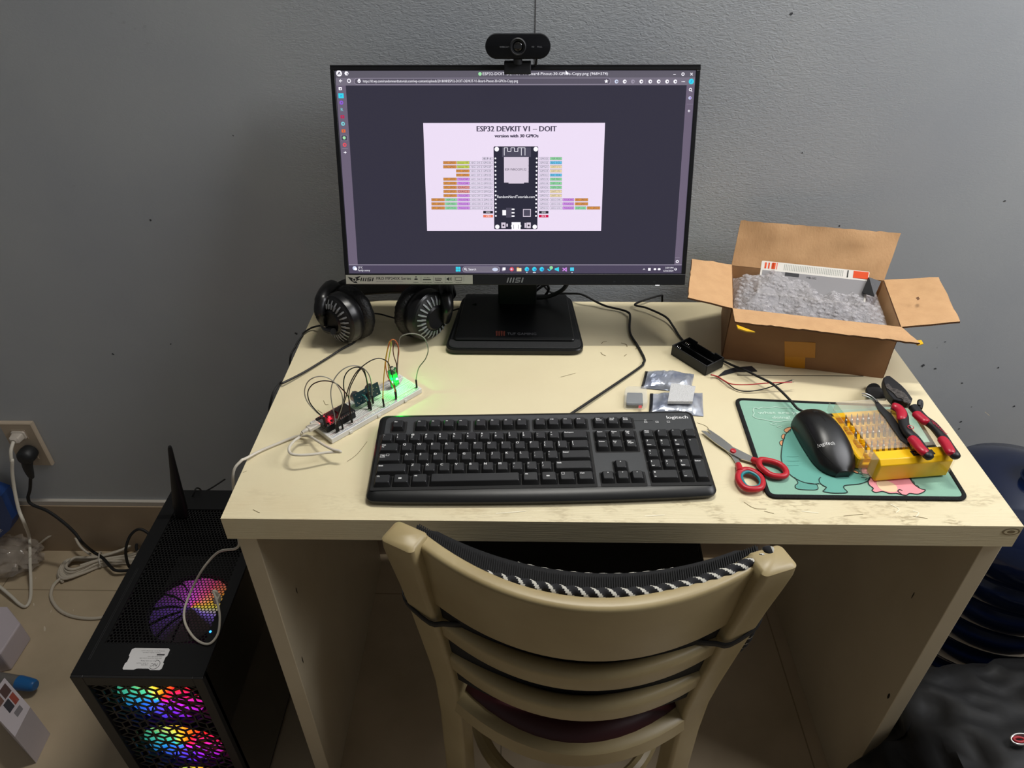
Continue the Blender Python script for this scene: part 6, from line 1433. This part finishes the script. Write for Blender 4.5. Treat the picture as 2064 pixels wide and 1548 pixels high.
# ------------------------------------------------------------------ wall socket, plugs and flexes
so = thing('wall_socket', 'cream rectangular wall socket plate low on the grey wall, two plugs in it', 'socket', (-.722, -.006, .293))
SM2 = mat('socket_cream', '#b0a08c', .45)
c00 = [ony(4, 848, -.012), ony(30, 932, -.012), ony(108, 929, -.012), ony(70, 847, -.012)]
x0 = -.758; x1 = -.686; q = MB(); q.prism([(x0, .291), (x1, .291), (x1, .415), (x0, .415)], 0, .012, SM2, T(0, 0, 0) @ Rx(pi/2), .002); q.build('plate', so)
q = MB(); SL_ = mat('socket_slot', '#1a1612', .8)
for z in (.385, .325): q.box((-.722, -.0125, z), (.030, .001, .024), SM2)
q.build('outlet_insert', so)
wp = thing('white_plug', 'white two-pin plug in the upper outlet with its white flex', 'plug', (-.722, -.013, .385))
q = MB(); cP = Vector((-.722, -.0135, .385)); WHP = mat('plug_white', '#bcb2a6', .45)
q.loft([[Vector((cP.x+u, -.0135-d, cP.z+v)) for u, v in rrect(-w_, -h_, w_, h_, .003, 3)] for d, w_, h_ in ((0, .0145, .010), (.004, .0145, .010), (.005, .012, .008), (.020, .010, .0075), (.024, .006, .005))], WHP); q.build('plug_body', wp)
def cf(a_, b_): return a_/3.44, 800+b_/3.44
q = MB(); pts = [Vector((-.722, -.036, .385)), Vector((-.724, -.052, .372)), Vector((-.727, -.060, .350))]+[ony(*cf(a_, b_), Y) for a_, b_, Y in ((85, 440, -.065), (85, 520, -.068), (100, 640, -.075), (130, 780, -.090), (170, 880, -.10))]
pts += [onz(*cf(a_, b_), z) for a_, b_, z in ((200, 960, .075), (208, 1060, .05), (210, 1180, .03), (215, 1300, .012), (210, 1400, .005), (180, 1452, .005), (140, 1440, .005), (80, 1385, .010), (10, 1325, .012), (-60, 1270, .01))]
q.tube(pts, .0036, UW, 10, 8); q.build('flex', wp)
bp_ = thing('black_plug', 'black moulded right-angle plug in the lower outlet with its black flex', 'plug', (-.718, -.013, .33))
q = MB(); cP = Vector((-.716, 0, .338)); q.lathe([(.0001, .032), (.012, .031), (.018, .024), (.019, .010), (.017, 0)], BLK2, T(cP.x, -.0135, cP.z) @ Rx(pi/2), 26)
q.tube([Vector((-.716, -.030, .336)), Vector((-.722, -.034, .312)), Vector((-.726, -.034, .288)), Vector((-.727, -.034, .275))], lambda t: .0135-.0085*t, BLK2, 12, 5); q.build('plug_body', bp_, smooth=60)
q = MB(); pts = [Vector((-.727, -.034, .280)), ony(*cf(212, 560), -.036), ony(*cf(208, 640), -.036), ony(*cf(195, 700), -.036), ony(*cf(220, 745), -.040)]
pts += [ony(*cf(a_, b_), Y) for a_, b_, Y in ((330, 792, -.045), (440, 870, -.055), (520, 945, -.065), (570, 1010, -.075))]+[onz(*cf(a_, b_), z) for a_, b_, z in ((640, 1070, .030), (710, 1115, .024), (760, 1170, .020), (800, 1202, .018), (880, 1204, .014), (960, 1180, .02))]
q.tube(pts, .0036, RUB, 10, 8); q.build('flex', bp_)
q = MB(); q.tube([onz(*cf(a_, b_), z) for a_, b_, z in ((930, 1200, .01), (895, 1175, .02), (875, 1110, .05), (875, 1040, .08), (905, 960, .10), (960, 918, .11), (1020, 940, .10), (1070, 1000, .08))], .0034, RUB, 8, 8); tag(q.build('black_cable'), 'black cord arching out from behind the computer tower', 'cable')
q = MB(); q.tube([onz(*cf(a_, b_), z) for a_, b_, z in ((1000, 990, .03), (960, 1005, .03), (945, 1040, .025), (960, 1080, .02), (990, 1110, .02))], .0034, RUB, 8, 8); tag(q.build('black_cable'), 'short black cord loop right beside the tower and the white coil', 'cable')
# coiled white extension lead
ce = thing('coiled_cable', 'bundled coil of white cable lying on the floor left of the tower', 'cable', tuple(onz(*cf(650, 1160), 0)))
WCB = mat('coil_white', '#c2b8a8', .5); q = MB(); pts = []
A0 = onz(*cf(420, 1230), 0); B0 = onz(*cf(960, 1090), 0); ax_ = (B0-A0).normalized(); nx_ = Vector((-ax_.y, ax_.x, 0)); Ln = (B0-A0).length
for k in range(7):
    w_ = .030-.0022*k; x_0 = .004*k; h = .005+.0028*k
    rn = random.uniform(-.006, .006)
    for u, v in ((x_0+.01, -.8), (-.004+x_0, 0), (x_0+.012, .95), (.35*Ln, .55), (.55*Ln, .28), (.8*Ln, .5), (Ln, .9), (Ln+.02, 0), (Ln, -.8), (.78*Ln, -.45), (.52*Ln, -.25), (.3*Ln, -.55)):
        pts.append(A0+ax_*u+nx_*(v*w_*1.25+rn*.6)+Vector((0, 0, max(.0036, h+.003*sin(u*40+k)))))
q.tube(pts, .0033, WCB, 8, 4); q.build('coil', ce)
q = MB(); c = A0+ax_*.54*Ln; q.tube([c+nx_*.020*cos(t)+Vector((0, 0, .016+.014*sin(t))) for t in [2*pi*k/10 for k in range(10)]], .0014, BLK if False else mat('tie_white', '#d0cac0', .4), 6, 3, True); part_label(q.build('tie', ce), 'thin tie round the coil')
q = MB(); q.tube([onz(*cf(a_, b_), z) for a_, b_, z in ((450, 1240, .012), (400, 1275, .008), (365, 1320, .004), (355, 1390, .004), (400, 1465, .004), (470, 1510, .004), (560, 1532, .004), (660, 1536, .004), (760, 1515, .004), (860, 1480, .004))], .0037, WCB, 8, 8); q.build('cord_tail', ce)
q = MB(); q.tube([onz(*cf(a_, b_), z) for a_, b_, z in ((190, 1090, .004), (250, 1040, .02), (330, 975, .05), (400, 940, .06), (470, 926, .06), (515, 965, .05), (560, 1040, .035), (640, 1100, .02), (740, 1135, .02), (850, 1140, .02))], .0028, WCB, 8, 8); q.build('cord_tail', ce)
# ------------------------------------------------------------------ things at the left edge
pbx = MB(); q = pbx; c = [onz(59, 1424, 0), onz(30, 1484, 0)]
# white product box with pictures: its right side faces the tower
PBW = mat('printed_box_white', '#c9bfc4', .45); 
tb_ = thing('product_box', 'small white product box with photos and a barcode at the lower left', 'box', tuple(onz(20, 1450, 0)))
hZ = .10
A = onz(61, 1425, .03); Bq = onz(30, 1485, .03); Cq = onz(9, 1366, hZ)
v1 = Vector((A.x, A.y, 0)); v2 = Vector((Bq.x, Bq.y, 0)); d_ = (v2-v1); d_ = Vector((d_.x, d_.y, 0)); perp = Vector((-d_.y, d_.x, 0)).normalized(); perp = perp if perp.x < 0 else -perp
FM = [onz(9, 1366, .10), onz(61, 1425, .10), onz(30, 1485, .10), onz(-30, 1420, .10)]
q = MB(); base_ = [Vector((p_.x, p_.y, 0)) for p_ in FM]; q.loft([[b_+Vector((0, 0, .0005)) for b_ in base_], [b_+Vector((0, 0, .10)) for b_ in base_]], PBW)
ux = (base_[1]-base_[0]); uy = (base_[3]-base_[0]); topf = lambda u, v: base_[0]+ux*u+uy*v+Vector((0, 0, .1003))
for (u0, v0, u1, v1_), c_ in (((.10, .10, .36, .42), '#5a4440'), ((.40, .10, .66, .30), '#9a4a3c'), ((.40, .34, .66, .60), '#3c3a40'), ((.10, .48, .36, .85), '#7a5a50')):
    q.poly([topf(u0, v0), topf(u1, v0), topf(u1, v1_), topf(u0, v1_)], mat('box_photo_'+c_[1:], c_, .4))
for i in range(12): u = .74+i*.012; q.poly([topf(u, .2), topf(u+.006, .2), topf(u+.006, .5), topf(u, .5)], INK)
a, b = base_[2], base_[3]; q.build('printed_carton', tb_, smooth=0)
q = MB(); a, b = onz(-40, 1362, .025), onz(72, 1382, .025); dd = (b-a).normalized(); q.tube([a, a+(b-a)*.4, a+(b-a)*.72], .014, mat('grey_cloth_roll', '#6a6662', .7), 14, 6); 
ro = thing('umbrella', 'grey rolled umbrella with a blue cap poking out behind the product box', 'umbrella', tuple(a)); q.build('canopy', ro)
q = MB(); q.tube([a+(b-a)*.70, a+(b-a)*.80, a+(b-a)*.95, b], lambda t: .0150-.006*t*t, mat('blue_cap', '#1c5f9c', .35), 14, 5); part_label(q.build('cap', ro), 'blue end cap')
q = MB(); P0 = [onz(-30, 1222, .06), onz(14, 1222, .06), onz(41, 1256, .06), onz(0, 1318, .06), onz(-60, 1330, .06)]; bb_ = [Vector((p_.x, p_.y, 0)) for p_ in P0]
q.loft([[p_+Vector((0, 0, .0005)) for p_ in bb_], [p_+Vector((0, 0, .06)) for p_ in bb_]], mat('pale_box', '#bdb2b8', .4)); tag(q.build('white_box', smooth=0, bevel=.003), 'plain white box cut off by the left picture edge on the floor', 'box')
q = MB(); P0 = [onz(-30, 1215, .02), onz(-2, 1228, .02), onz(8, 1242, .02), onz(-25, 1262, .02)]; bb_ = [Vector((p_.x, p_.y, 0)) for p_ in P0]
q.loft([[p_+Vector((0, 0, .0005)) for p_ in bb_], [p_+Vector((0, 0, .02)) for p_ in bb_]], BLK); tag(q.build('power_adapter', smooth=0, bevel=.002), 'corner of a small black power adapter at the left picture edge', 'adapter')
# clear plastic bag and the blue pack
def lump(c, r, seed, amp, m_, name, label, cat, nu=40, nv=22, sc=(1, 1, 1), fr=3, flat=True, sq=1, clamp=None):
    q = MB(); rings = []
    for i in range(nv+1):
        a_ = pi*i/nv; a_ = min(max(a_, .04), pi-.04); ring_ = []
        for k in range(nu):
            t = 2*pi*k/nu; d = Vector((sin(a_)*cos(t), sin(a_)*sin(t), -cos(a_)))
            k_ = 1+amp*(NZ.noise(d*fr+Vector((seed, 0, 0)))+.6*(1-2*abs(NZ.noise(d*fr*2.1+Vector((0, seed, 0))))))
            e = Vector([abs(v)**sq*(1 if v > 0 else -1) for v in d])
            p_ = Vector((c[0]+r[0]*e.x*k_, c[1]+r[1]*e.y*k_, c[2]+r[2]*e.z*k_))
            if clamp: p_ = clamp(p_)
            if flat: p_.z = max(p_.z, .002+.0005*d.z)
            ring_.append(p_)
        rings.append(ring_)
    q.loft(rings, m_); return tag(q.build(name, smooth=80), label, cat)
cc = onz(15, 1120, .03)
lump((cc.x-.02, cc.y, .03), (.085, .055, .040), 3.3, .30, mat('clear_bag', '#c9bcae', .12, alpha=.42, spec=1, coat=.6), 'plastic_bag', 'crumpled clear plastic bag on the floor at the left picture edge', 'bag', fr=5)
bq = thing('blue_package', 'dark blue package with white lettering leaning at the left picture edge', 'package', tuple(onz(-10, 1100, 0)))
cb_ = ony(-6, 1035, -.06); q = MB(); fM = frame(cb_, (ony(24, 1062, -.06)-ony(-30, 1105, -.06)), z=(0.25, -1, .35))
P_ = [ony(-40, 985, -.06), ony(2, 1000, -.06), ony(25, 1048, -.06), ony(20, 1068, -.06), ony(-2, 1086, -.06), ony(-50, 1110, -.06)]
q.loft([[p_ for p_ in P_], [p_+Vector((0, .035, 0)) for p_ in P_]], mat('blue_package', '#1f3f78', .35)); q.build('bag_body', bq, smooth=0)
a, b = ony(-3, 1080, -.0607), ony(19, 1060, -.0607); q = MB(); q.text('VIETNAM', -.012, .002, .009, PRW, frame(a, b-a, z=(0, -1, 0)), w=.038); q.build('lettering', bq, smooth=0)
# ------------------------------------------------------------------ right side: blue water jug and black bag
JB = mat('jug_blue', '#06122e', .14, spec=.6, coat=.3)
jg = thing('water_jug', 'large dark blue ribbed water jug standing on the floor right of the desk', 'jug', (1.27, -.24, 0))
prof = [(.02, .002), (.145, .002), (.165, .015)]
for i in range(6): z = .04+i*.066; prof += [(.165, z), (.165, z+.012), (.158, z+.022), (.158, z+.032), (.165, z+.042)]
prof += [(.165, .44), (.160, .47), (.135, .505), (.08, .53), (.032, .54)]
q = MB(); q.lathe(prof, JB, T(1.31, -.24, 0) @ Matrix.Diagonal((1, 1, .92, 1)), 48, cap=True); q.build('jug_body', jg, smooth=60)
q = MB(); q.lathe([(.030, .540), (.028, .543), (.028, .565), (.031, .567), (.031, .577), (.001, .578)], mat('jug_cap', '#0a1c40', .4), T(1.31, -.24, 0) @ Matrix.Diagonal((1, 1, .92, 1)), 28); q.build('jug_neck', jg)
def off_desk(p_):
    if p_.x < 1.0 and p_.y > -.588: p_ = Vector((1.0, p_.y, p_.z)) if p_.y > -.57 else Vector((p_.x, -.590, p_.z))
    return p_
bg = lump((1.265, -.64, .10), (.31, .20, .24), 8.1, .09, mat('bag_black', '#0d0d0e', .6, bump=.4, bscale=25), 'black_bag', 'large black fabric bag slumped on the floor against the desk', 'bag', nu=96, nv=48, fr=2.2, sq=.72, clamp=off_desk)
zp = onz(2056, 1492, .345); q = MB(); q.tube([zp+Vector((.012*cos(t), .008*sin(t), .003+.004*cos(t))) for t in [2*pi*k/14 for k in range(14)]], .0022, CHR, 8, 4, True)
q.tube([zp+Vector((.008*cos(t)-.002, .0035*sin(t), .002)) for t in [2*pi*k/10 for k in range(10)]], .0020, mat('ring_red', '#a02028', .4), 8, 3, True)
tag(q.build('key_ring', smooth=60), 'shiny metal ring with red inside lying on the black bag', 'ring')
